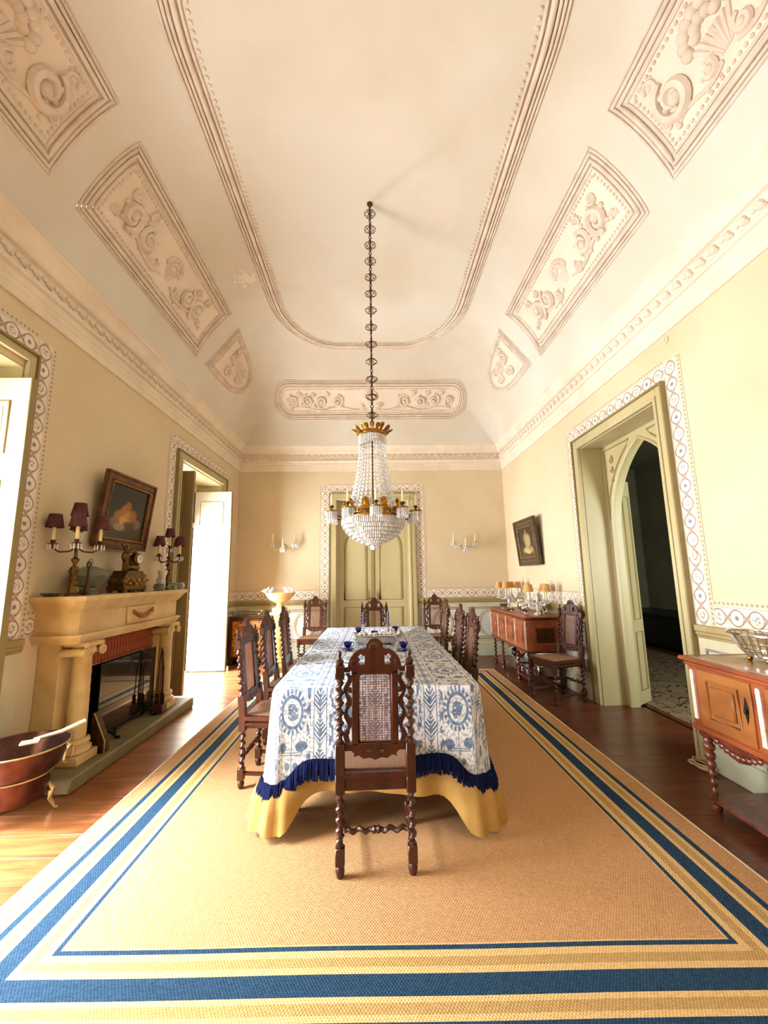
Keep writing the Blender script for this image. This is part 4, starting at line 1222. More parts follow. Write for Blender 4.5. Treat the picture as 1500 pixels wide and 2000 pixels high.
for i in range(1, 14, 2): m.ell((gx + .008, 3.95 + .32 * i / 14, 1.155 - .055 * math.sin(PI * i / 14)), .014, 6, 4)
m.build('carved_garland', mt['sidewood'], tab)
for yc in (3.40, 4.70):
    xc = fx(-2.295)
    # pilaster behind
    MB().box(0, fx(-2.39), yc - .115, yc + .115, .10, .975, .006).build('pilaster', st, fp)
    m = MB().box(xc - .115, xc + .105, yc - .115, yc + .115, .10, .165, .006); m.lathe([(.10, .165), (.112, .18), (.108, .205), (.088, .215), (.09, .23), (.098, .24), (.094, .262), (.078, .272)], 24, (xc, yc, 0)); m.build('column_base', st, fp)
    MB().lathe([(.068, .27), (.068, .45), (.062, .86), (.067, .868), (.063, .878)], 28, (xc, yc, 0)).build('column_shaft', st, fp)
    m = MB().box(xc - .095, xc + .10, yc - .10, yc + .10, .945, .978, .006); m.lathe([(.07, .875), (.088, .90), (.085, .915), (.08, .945)], 20, (xc, yc, 0)); cap = m.build('capital', st, fp)
    for sy in (-1, 1):
        m = MB(); P = [(xc + .085, yc + sy * .105 + a * 1.0, .905 + b) for a, b in scroll_pts(0, 0, .042, PI / 2, 1.8, sy, 26)]
        m.tube(P, .010, 6); m.tube([(xc - .09, yc + sy * .105, .905), (xc + .088, yc + sy * .105, .905)], [.03, .03], 12); m.build('volute', st, cap)
# firebox: back, sides
m = MB(); m.box(.0, .012, 3.52, 4.60, .10, 1.0); m.box(.012, fx(-2.40), 3.52, 3.60, .10, .96).box(.012, fx(-2.40), 4.52, 4.60, .10, .96).box(.012, fx(-2.40), 3.60, 4.52, .93, .975); m.build('firebox', mt['soot'], fp)
# brick surround: soldier course on top, stretchers on the jambs
OY0, OY1, OZ = 3.66, 4.46, .74
m = MB().box(fx(-2.42), fx(-2.388), 3.51, OY0, .10, .975).box(fx(-2.42), fx(-2.388), OY1, 4.60, .10, .975).box(fx(-2.42), fx(-2.388), OY0, OY1, OZ, .975); br = m.build('brick_bed', mt['mortar'], fp)
bq = MB().box(-.006, .006, -.021, .021, -.115, .115, .003).mesh('brick', mt['brick'])
nb = 22
for i in range(nb):
    yy = OY0 - .09 + (OY1 - OY0 + .18) * (i + .5) / nb
    tilt = (i - (nb - 1) / 2) * -.016
    inst(bq, 'brick', br, T(fx(-2.384), yy, .862 + .004 * (i % 2)) @ RX(tilt) @ M.Diagonal((1, .80, .97, 1)))
bh = MB().box(-.006, .006, -.063, .063, -.016, .016, .003).mesh('brick', mt['brick'])
for side, yc in ((0, 3.588), (1, 4.53)):
    z = .122; k = 0
    while z < .965:
        if not (z > .73 and (yc < 4)): inst(bh, 'brick', br, T(fx(-2.383), yc + (.006 if k % 2 else -.004), z))
        z += .0385; k += 1
# mirror-bright screen standing before the fire
sc = thing('fire_screen', 'reflective dark glass fire screen standing before the firebox', 'fire screen', (-2.335, 4.14, .10))
m = MB(); m.box(-.006, .006, -.44, .44, .06, .64, .002); p = m.build('glass_panel', mt['screen'], sc)
MB().tube([(0, -.44, .06), (0, .44, .06), (0, .44, .64), (0, -.44, .64)], .006, 6, True).build('metal_edge', mt['iron'], sc)
for yy in (-.3, .3):
    MB().tube([(-.03, yy, .002), (-.015, yy, .03), (0, yy, .10)], .012, 6).tube([(0, yy, .06), (.05, yy, .05), (.09, yy, .012), (.12, yy, .012)], [.014, .013, .012, .014], 6).tube([(.075, yy, .02), (.08, yy, .06), (.07, yy, .09)], .009, 6).build('andiron_foot', mt['iron'], sc)
ft = thing('fire_tool_stand', 'slim fire tool stand with poker and shovel by the far column', 'fire tools', (-2.22, 4.50, .10))
MB().box(-.055, .055, -.055, .055, 0, .09, .006).build('base', mt['chairwood'], ft)
MB().tube([(0, 0, .09), (0, 0, .60)], .008, 8).ell((0, 0, .61), .014).build('post', mt['bronze'], ft)
for i, (a, b) in enumerate(((-.028, .01), (.028, -.01), (0, .032))):
    m = MB(); m.tube([(a * .3, b * .3, .62 - .05 * i), (a, b, .50 - .05 * i), (a * 1.3, b * 1.3, .10)], .006, 6)
    m.ell((a * .3, b * .3, .63 - .05 * i), (.01, .01, .02)); m.box(a * 1.3 - .018, a * 1.3 + .018, b * 1.3 - .006, b * 1.3 + .006, .092, .19, .004); m.build(('poker', 'shovel', 'brush')[i], mt['bronze'], ft)
# scuttle behind the near column
bx = thing('hearth_box', 'small dark metal hearth box leaning beside the near column base', 'box', (-2.20, 3.56, .10))
m = MB(); m.prism([(-.07, 0), (.05, 0), (.05, .09), (-.05, .30), (-.07, .30)], -.03, .03, 'y'); m.build('body', mt['bronze'], bx)
MB().tube([(.05, -.032, 0), (.05, -.032, .09), (-.05, -.032, .30)], .006, 6).build('edge_rib', mt['brass'], bx)

# copper pan on a tripod
cpn = thing('copper_brazier', 'big tarnished copper pan on three brass legs by the hearth', 'brazier', (-2.275, 2.86, 0)); cpn.scale = (.85, .85, .96)
MB().lathe([(0, .115), (.19, .11), (.20, .125), (.205, .25), (.215, .265), (.262, .30), (.290, .38), (.312, .422), (.318, .430), (.306, .434), (.280, .385), (.25, .31), (.2, .26), (.19, .14), (0, .13)], 40).build('pan', mt['copper'], cpn)
MB().tube([(.315 * math.cos(k * PI / 20), .315 * math.sin(k * PI / 20), .432) for k in range(40)], .006, 6, True).build('rim', mt['brass'], cpn)
MB().tube([(.216 * math.cos(k * PI / 20), .216 * math.sin(k * PI / 20), .260) for k in range(40)], .007, 6, True).build('band', mt['brass'], cpn)
for a in (-1.75, .45, 2.6):
    c_, s_ = math.cos(a), math.sin(a)
    MB().tube([(c_ * .195, s_ * .195, .17), (c_ * .225, s_ * .225, .13), (c_ * .215, s_ * .215, .07), (c_ * .25, s_ * .25, .012), (c_ * .27, s_ * .27, .010)], [.012, .02, .015, .012, .014], 7).build('leg', mt['brass'], cpn)
rg = MB(); an = .15
cx_, cy_ = .335 * math.cos(an), .335 * math.sin(an)
rg.tube([(cx_ + .01 * math.sin(k * PI / 10), cy_ + .055 * math.cos(k * PI / 10) * .75, .36 + .055 * math.sin(k * PI / 10)) for k in range(20)], .007, 6, True)
rg.ell((cx_ - .012, cy_, .415), (.02, .016, .016)); rg.build('ring_handle', mt['brass'], cpn)
tg = thing('wooden_paddle', 'pale wooden handle lying across the copper pan', 'tool', (-2.14, 2.95, .418))
MB().tube([(-.10, -.03, .012), (.02, .05, .03), (.13, .12, .075)], [.008, .014, .015], 8).build('handle', mt['paper'], tg)
MB().box(-.16, -.06, -.055, .0, .004, .02, .004, RZ(.5)).build('blade', mt['paper'], tg)

# ---------------------------------------------------------------- on the mantel
MZ = 1.335
def candelabrum(label, loc, rz, shade, arms, H=.36, R=.15, glassy=False, shade_h=.085, stem='brz', group=None, shade_r=(.048, .032), tall=0.0, pend=True, cnd=.10):
    t = thing('candelabrum', label, 'candelabrum', loc, rz, group)
    sm = mt['crystal'] if glassy else mt['clockgilt']; am = mt['crystal'] if glassy else mt['bronze']
    if glassy:
        MB().lathe([(0, 0), (.06, 0), (.058, .012), (.03, .022), (.012, .035), (.02, .06), (.012, .075), (.022, .10), (.028, .14), (.014, .17), (.02, .2), (.01, .22), (.018, H * .75), (.008, H), (.02, H + .02), (.01, H + .05), (.012, H + .08), (0, H + .12)], 14).build('stem', sm, t)
    else:
        MB().lathe([(0, 0), (.052, 0), (.052, .014), (.04, .022), (.032, .03), (.034, .065), (.028, .075)], 4).build('base', mt['clockgilt'], t)
        MB().lathe([(.02, .07), (.026, .09), (.018, .11), (.022, .16), (.034, .19), (.030, .215), (.014, .235), (.012, .25), (.026, .268), (.028, .285), (.012, .30), (.014, H), (.03, H + .01), (.01, H + .03), (.008, H + .16), (0, H + .165)], 14).build('stem', mt['clockgilt'], t)
        m = MB()
        for k in range(5): m.ell((.026 * math.cos(k * 1.25), .026 * math.sin(k * 1.25), .10 + .03 * k), (.014, .014, .02), 6, 4)
        m.build('figure_ornament', mt['clockgilt'], t)
    hz = H + (.12 if tall else 0)
    pts = [(R * math.cos(2 * PI * i / arms + .4), R * math.sin(2 * PI * i / arms + .4), H + .04) for i in range(arms)]
    if tall: pts.append((0, 0, H + .04 + tall))
    for (x, y, z) in pts:
        a = MB()
        if math.hypot(x, y) > .01: a.tube([(0, 0, H), (x * .3, y * .3, H - .035), (x * .7, y * .7, H - .04), (x, y, H - .01), (x, y, z)], .0065, 6)
        else: a.tube([(0, 0, H + .02), (0, 0, z)], .0065, 6)
        arm = a.build('arm', am, t)
        MB().lathe([(.005, z - .028), (.036, z - .018), (.038, z - .014), (.005, z - .02)], 14, (x, y, 0)).build('drip_pan', am, arm)
        if pend:
            d = MB()
            for k in range(8):
                px, py = x + .034 * math.cos(k * PI / 4), y + .034 * math.sin(k * PI / 4)
                d.lathe([(0, z - .018), (.005, z - .026), (.006, z - .055), (0, z - .068)], 5, (px, py, 0))
            d.build('crystal_drops', mt['crystal'], arm, kind='stuff')
        MB().lathe([(.012, z - .02), (.016, z - .005), (.018, z + .012), (.011, z + .014)], 12, (x, y, 0)).build('socket', am, arm)
        MB().lathe([(0, z), (.0125, z), (.0125, z + cnd), (0, z + cnd + .003)], 10, (x, y, 0)).build('candle', mt['candle'], arm)
        MB().lathe([(shade_r[0], z + cnd), (shade_r[1], z + cnd + shade_h), (shade_r[1] - .002, z + cnd + shade_h), (shade_r[0] - .002, z + cnd)], 18, (x, y, 0)).build('shade', shade, arm)
    return t
candelabrum('gilt candelabrum with plum shades at the near end of the mantel', (-2.36, 3.30, MZ), .2, mt['shade_plum'], 4, .38, .15, tall=.10, shade_r=(.062, .042), shade_h=.105, cnd=.11)
candelabrum('gilt candelabrum with plum shades at the far end of the mantel', (-2.36, 4.78, MZ), .9, mt['shade_plum'], 4, .35, .145, tall=.10, shade_r=(.058, .04), shade_h=.10, cnd=.11)
tu = thing('glass_tureen', 'lidded cut-glass tureen with ring knob behind the near candelabrum', 'tureen', (-2.40, 3.54, MZ)); tu.scale = (1.22, 1.22, 1.22)
MB().lathe([(0, 0), (.075, 0), (.07, .012), (.05, .03), (.055, .05), (.095, .08), (.115, .12), (.118, .13), (.108, .12), (.05, .06), (0, .055)], 24).build('bowl', mt['glass2'], tu)
MB().lathe([(.12, .132), (.115, .14), (.09, .165), (.05, .185), (.016, .195), (0, .197)], 24).build('lid', mt['glass2'], tu)
MB().tube([(.0, .022 * math.cos(k * PI / 8), .222 + .024 * math.sin(k * PI / 8)) for k in range(16)], .006, 6, True).build('ring_knob', mt['glass2'], tu)
rk = thing('ring_handled_piece', 'dark ring-handled piece standing beside the glass tureen', 'ornament', (-2.33, 3.42, MZ))
MB().tube([(.0, .022 * math.cos(k * PI / 8), .245 + .026 * math.sin(k * PI / 8)) for k in range(16)], .006, 6, True).build('ring', mt['bronze'], rk)
MB().lathe([(0, 0), (.035, 0), (.03, .03), (.014, .07), (.009, .1), (.008, .215), (.0, .222)], 14).build('stem', mt['bronze'], rk)
dsh = thing('glass_dish', 'flat pressed-glass dish at the near end of the mantel', 'dish', (-2.46, 3.22, MZ))
MB().lathe([(0, .004), (.045, .002), (.05, .008), (.072, .026), (.07, .028), (.045, .012), (0, .010)], 20, sy=1.0).build('dish_body', mt['glass2'], dsh)
ck = thing('mantel_clock', 'gilt figural mantel clock with a white dial', 'clock', (-2.37, 4.04, MZ)); ck.scale = (1.15, 1.2, 1.16)
g_ = mt['clockgilt']
m = MB(); m.box(-.075, .075, -.155, .155, .018, .055, .006)
base = m.build('plinth', g_, ck)
for sx in (-.06, .06):
    for sy in (-.13, 0, .13): MB().lathe([(0, 0), (.014, 0), (.018, .012), (.01, .02)], 10, (sx, sy, 0)).build('foot', mt['gold'], base)
MB().prism([(-.15, .055), (.15, .055), (.165, .09), (.14, .13), (.12, .15), (.10, .175), (-.10, .175), (-.12, .15), (-.14, .13), (-.165, .09)], -.06, .06, 'x').build('scroll_base', g_, ck)
m = MB()
for k in range(12): m.ell((.062, -.13 + .0236 * k, .085 + .02 * math.sin(k * 1.9)), (.012, .016, .016), 7, 5)
m.build('base_mounts', mt['gold'], ck, kind='stuff')
m = MB(); m.ell((0, .04, .20), (.05, .08, .04)); m.ell((0, .055, .255), (.042, .05, .06)); m.build('rock_mount', g_, ck)
cs_ = MB().lathe([(.0, -.025), (.048, -.025), (.052, .02), (.045, .03), (0, .03)], 24, m=T(.02, .055, .275) @ RY(PI / 2)).build('clock_case', g_, ck)
MB().lathe([(0, 0), (.037, 0), (.037, .004), (0, .004)], 24, m=T(.051, .055, .275) @ RY(PI / 2)).build('dial', mt['white_china'], cs_)
MB().box(.0555, .057, .053, .057, .272, .30).box(.0555, .057, .053, .075, .271, .275).build('hands', mt['black'], cs_)
m = MB()
m.tube([(0, -.055, .17), (.005, -.058, .22), (0, -.05, .27), (0, -.045, .32)], [.02, .023, .024, .028], 8)
m.tube([(0, -.03, .17), (.01, -.035, .215), (0, -.05, .26)], [.014, .02, .024], 8); m.ell((0, -.04, .365), (.02, .02, .025))
m.tube([(0, -.045, .33), (.02, 0, .335), (.02, .03, .325)], [.013, .011, .008], 7); m.tube([(0, -.05, .33), (.01, -.085, .345), (.01, -.10, .37)], [.013, .011, .009], 7)
m.ell((0, -.07, .29), (.02, .03, .04)); m.build('figure', g_, ck)
m = MB(); m.ell((0, .01, .365), (.015, .05, .014)); m.ell((0, -.09, .38), (.014, .03, .016)); m.ell((.01, .055, .335), (.014, .02, .012)); m.build('foliage', g_, ck)
cmp = thing('glass_compote', 'clear glass compote with curled handles right of the clock', 'compote', (-2.42, 4.36, MZ))
MB().lathe([(0, 0), (.045, 0), (.04, .01), (.014, .03), (.016, .07), (.03, .085), (.06, .10), (.068, .125), (.064, .125), (.03, .095), (0, .09)], 20).build('bowl', mt['glass2'], cmp)
for sy in (-1, 1): MB().tube([(0, sy * .062, .12), (0, sy * .075, .15), (0, sy * .07, .175), (0, sy * .055, .17)], .006, 6).build('handle', mt['glass2'], cmp)
vs_ = thing('lace_vase', 'white openwork patterned vase in front of the far candelabrum', 'vase', (-2.33, 4.60, MZ))
def lace():
    m, g, b = newmat('white_brown_lace', .5)
    x, y, z = g.xyz(g.coord('Object')); n = g.noise(g.coord('Object'), 55, 1, .4, 1.5)
    g.put(b.inputs['Base Color'], g.mix(g.sm(abs(n - .5), .05, .02), C(226, 214, 196), C(150, 116, 92))); return m
MB().lathe([(0, 0), (.03, 0), (.035, .02), (.04, .07), (.034, .13), (.048, .19), (.05, .215), (.046, .21), (.03, .13), (0, .12)], 20).build('body', lace(), vs_)
bt = thing('glass_bottle', 'small pointed glass bottle beside the patterned vase', 'bottle', (-2.30, 4.46, MZ))
MB().lathe([(0, 0), (.035, 0), (.035, .05), (.018, .08), (.014, .1), (.02, .105), (.004, .145), (0, .146)], 16).build('body', mt['glass2'], bt)
for i, (y, s, lab) in enumerate(((4.42, 1.0, 'round grey-green bowl near the clock base'), (4.68, .95, 'round grey-green bowl in front of the patterned vase'), (4.82, .9, 'round grey-green bowl at the very end of the mantel'))):
    q = thing('round_bowl', lab, 'bowl', (-2.24 - (.02 if i == 0 else 0), y, MZ))
    MB().lathe([(0, 0), (.035 * s, .002), (.058 * s, .022), (.062 * s, .042), (.052 * s, .064), (.03 * s, .076), (0, .078)], 18).build('body', mt['glass2'], q)
    MB().tube([(.05 * s * math.cos(k * PI / 8), .05 * s * math.sin(k * PI / 8), .066) for k in range(16)], .004, 5, True).build('rim', mt['glass2'], q)

# ---------------------------------------------------------------- pictures
def picture(name, label, wall, yc, zc, w, h, frame_w, tilt, mat_p, mat_f, mat_in, yaw=0.0):
    x = XL + .03 if wall == 'L' else XR - .03
    o = bpy.data.objects.new(name, None); col.objects.link(o); tag(o, label, 'painting')
    sg = 1 if wall == 'L' else -1
    # local: x to the right seen from the room, y into the wall, z up
    o.matrix_world = T(x, yc, zc) @ RZ(sg * PI / 2) @ T(0, 0, -h / 2) @ RX(tilt) @ T(0, 0, h / 2)
    m = MB()
    for (s0, s1, d) in ((0, .25, .05), (.25, .8, .038), (.8, 1, .044)):
        a, b = frame_w * s0, frame_w * s1
        W2, H2 = w / 2, h / 2
        m.box(-W2 + a, W2 - a, -d, .0, H2 - b, H2 - a, .004).box(-W2 + a, W2 - a, -d, .0, -H2 + a, -H2 + b, .004)
        m.box(-W2 + a, -W2 + b, -d, .0, -H2 + b, H2 - b, .004).box(W2 - b, W2 - a, -d, .0, -H2 + b, H2 - b, .004)
    m.build('frame', mat_f, o)
    q = frame_w
    m = MB(); m.tube([(-w / 2 + q, -.036, -h / 2 + q), (w / 2 - q, -.036, -h / 2 + q), (w / 2 - q, -.036, h / 2 - q), (-w / 2 + q, -.036, h / 2 - q)], .010, 6, True); m.build('slip', mat_in, o)
    m = MB(); m.quad([(-w / 2 + q, -.025, -h / 2 + q), (w / 2 - q, -.025, -h / 2 + q), (w / 2 - q, -.025, h / 2 - q), (-w / 2 + q, -.025, h / 2 - q)], [(0, 0), (1, 0), (1, 1), (0, 1)]); m.build('canvas', mat_p, o, smooth=False)
    MB().box(-w / 2 + .02, w / 2 - .02, .0, .006, -h / 2 + .02, h / 2 - .02).build('backboard', mt['black'], o)
    return o
fr_b = simple('dark_gilt_frame', C(110, 70, 36), C(72, 42, 22), rough=.35, metal=.35, scale=14)
fr_d = simple('black_walnut_frame', C(84, 66, 44), C(60, 46, 30), rough=.4, scale=14)
picture('still_life_painting', 'fruit still life in a dark gilt frame above the fireplace', 'L', 4.10, 2.115, .82, .72, .095, .115, mt['paint_fruit'], fr_b, mt['gold'])
picture('still_life_painting', 'still life in a dark wide frame above the silver-laden sideboard', 'R', 6.43, 1.955, .86, .74, .13, .10, mt['paint_game'], fr_d, mt['brass'])
# ---------------------------------------------------------------- sideboard with silver, far right
sb = thing('sideboard', 'cherry sideboard on barley-twist legs laden with silver, against the right wall', 'sideboard', (2.235, 6.275, 0))
SW = mt['sidewood']; L2 = .80; D2 = .245; SZ = .90
MB().box(-D2 - .03, D2 + .01, -L2 - .03, L2 + .03, SZ - .03, SZ, .008).build('top', SW, sb)
MB().box(-D2 - .012, D2, -L2 - .012, L2 + .012, SZ - .05, SZ - .03, .006).build('top_moulding', mt['chairwood'], sb)
MB().box(-D2, D2, -L2, L2, .45, SZ - .05, .004).build('carcass', SW, sb)
MB().box(-D2 - .010, D2 + .0, -L2 - .010, L2 + .010, .43, .455, .005).build('bottom_moulding', mt['chairwood'], sb)
m = MB().tube([(-D2 * .52, -L2 - .002, .54), (D2 * .55, -L2 - .002, .54), (D2 * .55, -L2 - .002, .76), (-D2 * .52, -L2 - .002, .76)], .009, 6, True); m.build('end_panel_moulding', mt['oak'], sb)
MB().box(-D2 * .46, D2 * .49, -L2 - .006, -L2 + .002, .56, .74, .004).build('end_panel', mt['chairwood'], sb)
for i in range(4):
    y0 = -L2 + .03 + i * .395; y1 = y0 + .365
    dr = MB().box(-D2 - .012, -D2 + .002, y0, y1, .475, SZ - .065, .004).build('door', SW, sb)
    m = MB().tube([(-D2 - .013, y0 + .075, .54), (-D2 - .013, y1 - .075, .54), (-D2 - .013, y1 - .075, .77), (-D2 - .013, y0 + .075, .77)], .008, 6, True); m.build('panel_moulding', mt['oak'], dr)
    MB().box(-D2 - .022, -D2 - .008, y0 + .095, y1 - .095, .56, .75, .006).build('raised_panel', SW, dr)
    MB().ell((-D2 - .022, y1 - .03, .655), .009, 8, 5).build('knob', mt['brass'], dr)
for i in range(5):
    yy = -L2 + .015 + i * .395 - (.0 if i else 0)
    MB().box(-D2 - .016, -D2, yy - .008, yy + .008, .475, SZ - .065, .003).build('pale_inlay_strip', mt['marble_w'], sb)
def sleg(x, y, side=1):
    m = MB(); m.lathe([(0, 0), (.022, 0), (.028, .015), (.022, .04), (.016, .05)], 12, (x, y, 0)); m.box(x - .024, x + .024, y - .024, y + .024, .048, .125, .004)
    m.twist((x, y, .125), (x, y, .385), .018, .009, 4.5 * side); m.lathe([(.018, .38), (.028, .395), (.028, .405), (.018, .41), (.03, .432)], 12, (x, y, 0)); return m
for i, yy in enumerate((-L2 + .05, -L2 + .45, L2 - .45, L2 - .05)):
    sleg(-D2 + .03, yy, 1 if i % 2 else -1).build('leg', mt['legwood'], sb)
for yy in (-L2 + .05, L2 - .05): sleg(D2 - .03, yy).build('leg', mt['legwood'], sb)
MB().prism([(-D2 + .01, -L2 + .02), (D2 - .01, -L2 + .02), (D2 - .01, L2 - .02), (-D2 + .01, L2 - .02), (-D2 + .01, L2 - .42), (-D2 + .08, L2 - .5), (-D2 + .08, -L2 + .5), (-D2 + .01, -L2 + .42)], .085, .108, 'z').build('low_shelf', mt['legwood'], sb)
for i in range(3):
    yc = -L2 + .25 + i * .55; m = MB()
    m.prism([(yc - .16, .432), (yc + .16, .432), (yc + .13, .41), (yc + .08, .415), (yc + .05, .385), (yc, .375), (yc - .05, .385), (yc - .08, .415), (yc - .13, .41)], -D2 + .004, -D2 + .024, 'x'); m.ell((-D2, yc, .405), (.014, .03, .018)); m.build('carved_apron', SW, sb)

# candelabra with amber shades, and the silver on this sideboard
gs = 'amber-shaded crystal candelabra'
candelabrum('crystal candelabrum with amber shades at the near end of the sideboard', (2.26, 5.72, SZ), .1, mt['shade_tan'], 4, .17, .155, True, shade_h=.10, shade_r=(.062, .046), pend=True, group=gs)
candelabrum('crystal candelabrum with amber shades at the far end of the sideboard', (2.22, 6.80, SZ), .6, mt['shade_tan'], 4, .19, .155, True, shade_h=.10, shade_r=(.062, .046), pend=True, group=gs)
def teapot(label, loc, rz, s, lid=True, tall=1.0):
    t = thing('silver_teapot', label, 'teapot', loc, rz, 'silver tea service')
    MB().lathe([(0, 0), (.05 * s, 0), (.045 * s, .012 * s), (.028 * s, .022 * s), (.055 * s, .045 * s * tall), (.082 * s, .085 * s * tall), (.08 * s, .12 * s * tall), (.05 * s, .15 * s * tall), (.042 * s, .16 * s * tall)], 22).build('body', mt['silver'], t)
    if lid: MB().lathe([(.048 * s, .158 * s * tall), (.04 * s, .172 * s * tall), (.015 * s, .185 * s * tall), (.008 * s, .195 * s * tall), (.014 * s, .21 * s * tall), (0, .222 * s * tall)], 18).build('lid', mt['silver'], t)
    MB().tube([(.07 * s, 0, .125 * s * tall), (.115 * s, 0, .15 * s * tall), (.13 * s, 0, .105 * s * tall), (.105 * s, 0, .06 * s * tall), (.07 * s, 0, .06 * s * tall)], .008 * s, 7).build('handle', mt['silver'], t)
    MB().tube([(-.07 * s, 0, .07 * s * tall), (-.11 * s, 0, .09 * s * tall), (-.125 * s, 0, .13 * s * tall), (-.15 * s, 0, .155 * s * tall)], [.018 * s, .014 * s, .010 * s, .009 * s], 8).build('spout', mt['silver'], t)
    return t
teapot('squat silver teapot nearest the camera on the sideboard', (2.16, 6.00, SZ), -1.2, 1.0)
teapot('tall silver hot-water pot with a dark lid handle on the sideboard', (2.26, 6.30, SZ), -1.0, 1.25, tall=1.25)
teapot('small silver cream jug between the teapot and the near candelabrum', (2.12, 5.82, SZ), 1.6, .72, lid=False)
teapot('small silver jug behind the near candelabrum base', (2.38, 5.88, SZ), .6, .85)
for i, (x, y, r, h, lab) in enumerate(((2.10, 6.52, .085, .04, 'silver bowl beside the tall pot'), (2.10, 6.72, .07, .085, 'footed silver bowl at the far end of the sideboard'), (2.06, 6.22, .05, .05, 'little silver sugar bowl at the front of the sideboard'))):
    t = thing('silver_bowl', lab, 'bowl', (x, y, SZ))
    MB().lathe([(0, 0), (r * .5, 0), (r * .42, h * .2), (r * .3, h * .35), (r * .8, h * .6), (r, h), (r * .96, h), (r * .7, h * .65), (0, h * .5)], 20).build('bowl', mt['silver'], t)
    MB().tube([(r * .98 * math.cos(k * PI / 10), r * .98 * math.sin(k * PI / 10), h) for k in range(20)], .004, 5, True).build('rim', mt['silver'], t)
dg = thing('glass_decanter', 'clear glass decanter at the near front corner of the sideboard', 'decanter', (2.24, 5.57, SZ))
MB().lathe([(0, 0), (.04, 0), (.042, .03), (.035, .08), (.014, .11), (.012, .15), (.02, .155)], 16).build('body', mt['glass'], dg); MB().lathe([(0, .15), (.01, .152), (.018, .18), (0, .2)], 12).build('stopper', mt['glass'], dg)
# below, on the low shelf
for i, (x, y, r, lab) in enumerate(((2.24, 6.05, .20, 'large round silver tray lying on the low shelf'), (2.26, 6.62, .12, 'silver tureen dish at the far end of the low shelf'))):
    t = thing('silver_tray', lab, 'tray', (x, y, .108))
    if i == 0:
        MB().lathe([(0, .05), (r * .85, .048), (r, .062), (r * 1.02, .064), (r * .85, .054), (0, .056)], 28).build('plate', mt['silver'], t)
        for a in range(4): MB().lathe([(0, 0), (.014, 0), (.008, .02), (.016, .05)], 10, (r * .7 * math.cos(a * PI / 2 + .8), r * .7 * math.sin(a * PI / 2 + .8), 0)).build('foot', mt['silver'], t)
    else:
        MB().lathe([(0, 0), (.06, 0), (.05, .02), (.03, .05), (.09, .09), (.13, .14), (.125, .15), (.10, .19), (.05, .22), (.015, .235), (0, .25)], 22).build('covered_dish', mt['silver'], t)
        MB().tube([(0, -.13, .14), (0, -.19, .15), (0, -.21, .13)], .009, 6).build('handle', mt['silver'], t)
ts = thing('silver_casket', 'big bright silver box at the near end of the low shelf', 'box', (2.28, 5.63, .108))
MB().box(-.14, .14, -.09, .09, .0, .15, .012).build('body', mt['silver'], ts); MB().box(-.15, .15, -.10, .10, .15, .175, .012).build('lid', mt['silver'], ts)
MB().tube([(-.04, 0, .175), (-.04, 0, .20), (.04, 0, .20), (.04, 0, .175)], .007, 6).build('handle', mt['silver'], ts)

# ---------------------------------------------------------------- marble-topped cabinet, near right
s2 = thing('cabinet', 'honey-oak marble-topped cabinet with bobbin legs at the right edge', 'cabinet', (2.275, 2.03, 0))
K = mt['oak']; W2 = .72; E2 = .225; TZ2 = .905
MB().box(-E2 - .03, E2 + .02, -W2 - .04, W2 + .05, TZ2 - .03, TZ2 - .004, .008).build('top_board', mt['sidewood'], s2)
MB().box(-E2 + .02, E2, -W2 + .02, W2 - .02, TZ2 - .006, TZ2, .002).build('marble_slab', mt['marble_top'], s2)
MB().box(-E2 - .014, E2, -W2 - .02, W2 + .02, TZ2 - .055, TZ2 - .03, .006).build('cornice_moulding', mt['sidewood'], s2)
MB().box(-E2, E2, -W2, W2, .49, TZ2 - .055, .004).build('carcass', mt['sidewood'], s2)
MB().box(-E2 - .012, E2, -W2 - .01, W2 + .01, .462, .495, .006).build('bottom_moulding', mt['sidewood'], s2)
for i in range(3):
    y1 = W2 - .075 - i * .46; y0 = y1 - .375
    dr = MB().box(-E2 - .010, -E2 + .002, y0, y1, .505, TZ2 - .065, .004).build('door', K, s2)
    zb, zt = .57, .785
    m = MB().tube([(-E2 - .012, y0 + .08, zb), (-E2 - .012, y1 - .08, zb), (-E2 - .012, y1 - .08, zt), (-E2 - .012, y0 + .08, zt)], .009, 6, True); m.build('panel_moulding', K, dr)
    MB().box(-E2 - .024, -E2 - .006, y0 + .105, y1 - .105, zb + .025, zt - .025, .012).build('raised_panel', K, dr)
    m = MB().prism([(y0 + .035, .62), (y0 + .045, .66), (y0 + .05, .70), (y0 + .035, .76), (y0 + .02, .70), (y0 + .025, .66)], -E2 - .014, -E2 - .008, 'x'); m.ell((-E2 - .02, y0 + .035, .685), (.008, .010, .014)); m.build('lock_plate', mt['iron'], dr)
    yy = y1 + .0375
    m = MB(); m.prism([(yy - .014, .53), (yy + .014, .53)] + [(yy + .014 * math.cos(PI * k / 6), .815 + .014 * math.sin(PI * k / 6)) for k in range(7)], -E2 - .012, -E2, 'x'); m.build('marble_inlay', mt['marble_w'], s2)
def bob(x, y):
    p = [(0, 0), (.024, 0), (.03, .018), (.026, .04), (.012, .05), (.012, .07)]
    for k in range(6):
        z = .085 + k * .052; r = .016 + .0032 * k
        p += [(r * .62, z), (r, z + .014), (r * 1.05, z + .024), (r, z + .036), (r * .62, z + .05)]
    p += [(.03, .405), (.024, .42), (.042, .435), (.044, .452), (.03, .463)]
    return MB().lathe(p, 16, (x, y, 0))
for (x, y) in ((-E2 + .035, W2 - .05), (-E2 + .035, 0), (-E2 + .035, -W2 + .05), (E2 - .035, W2 - .05), (E2 - .035, -W2 + .05)): bob(x, y).build('leg', mt['legwood'], s2)
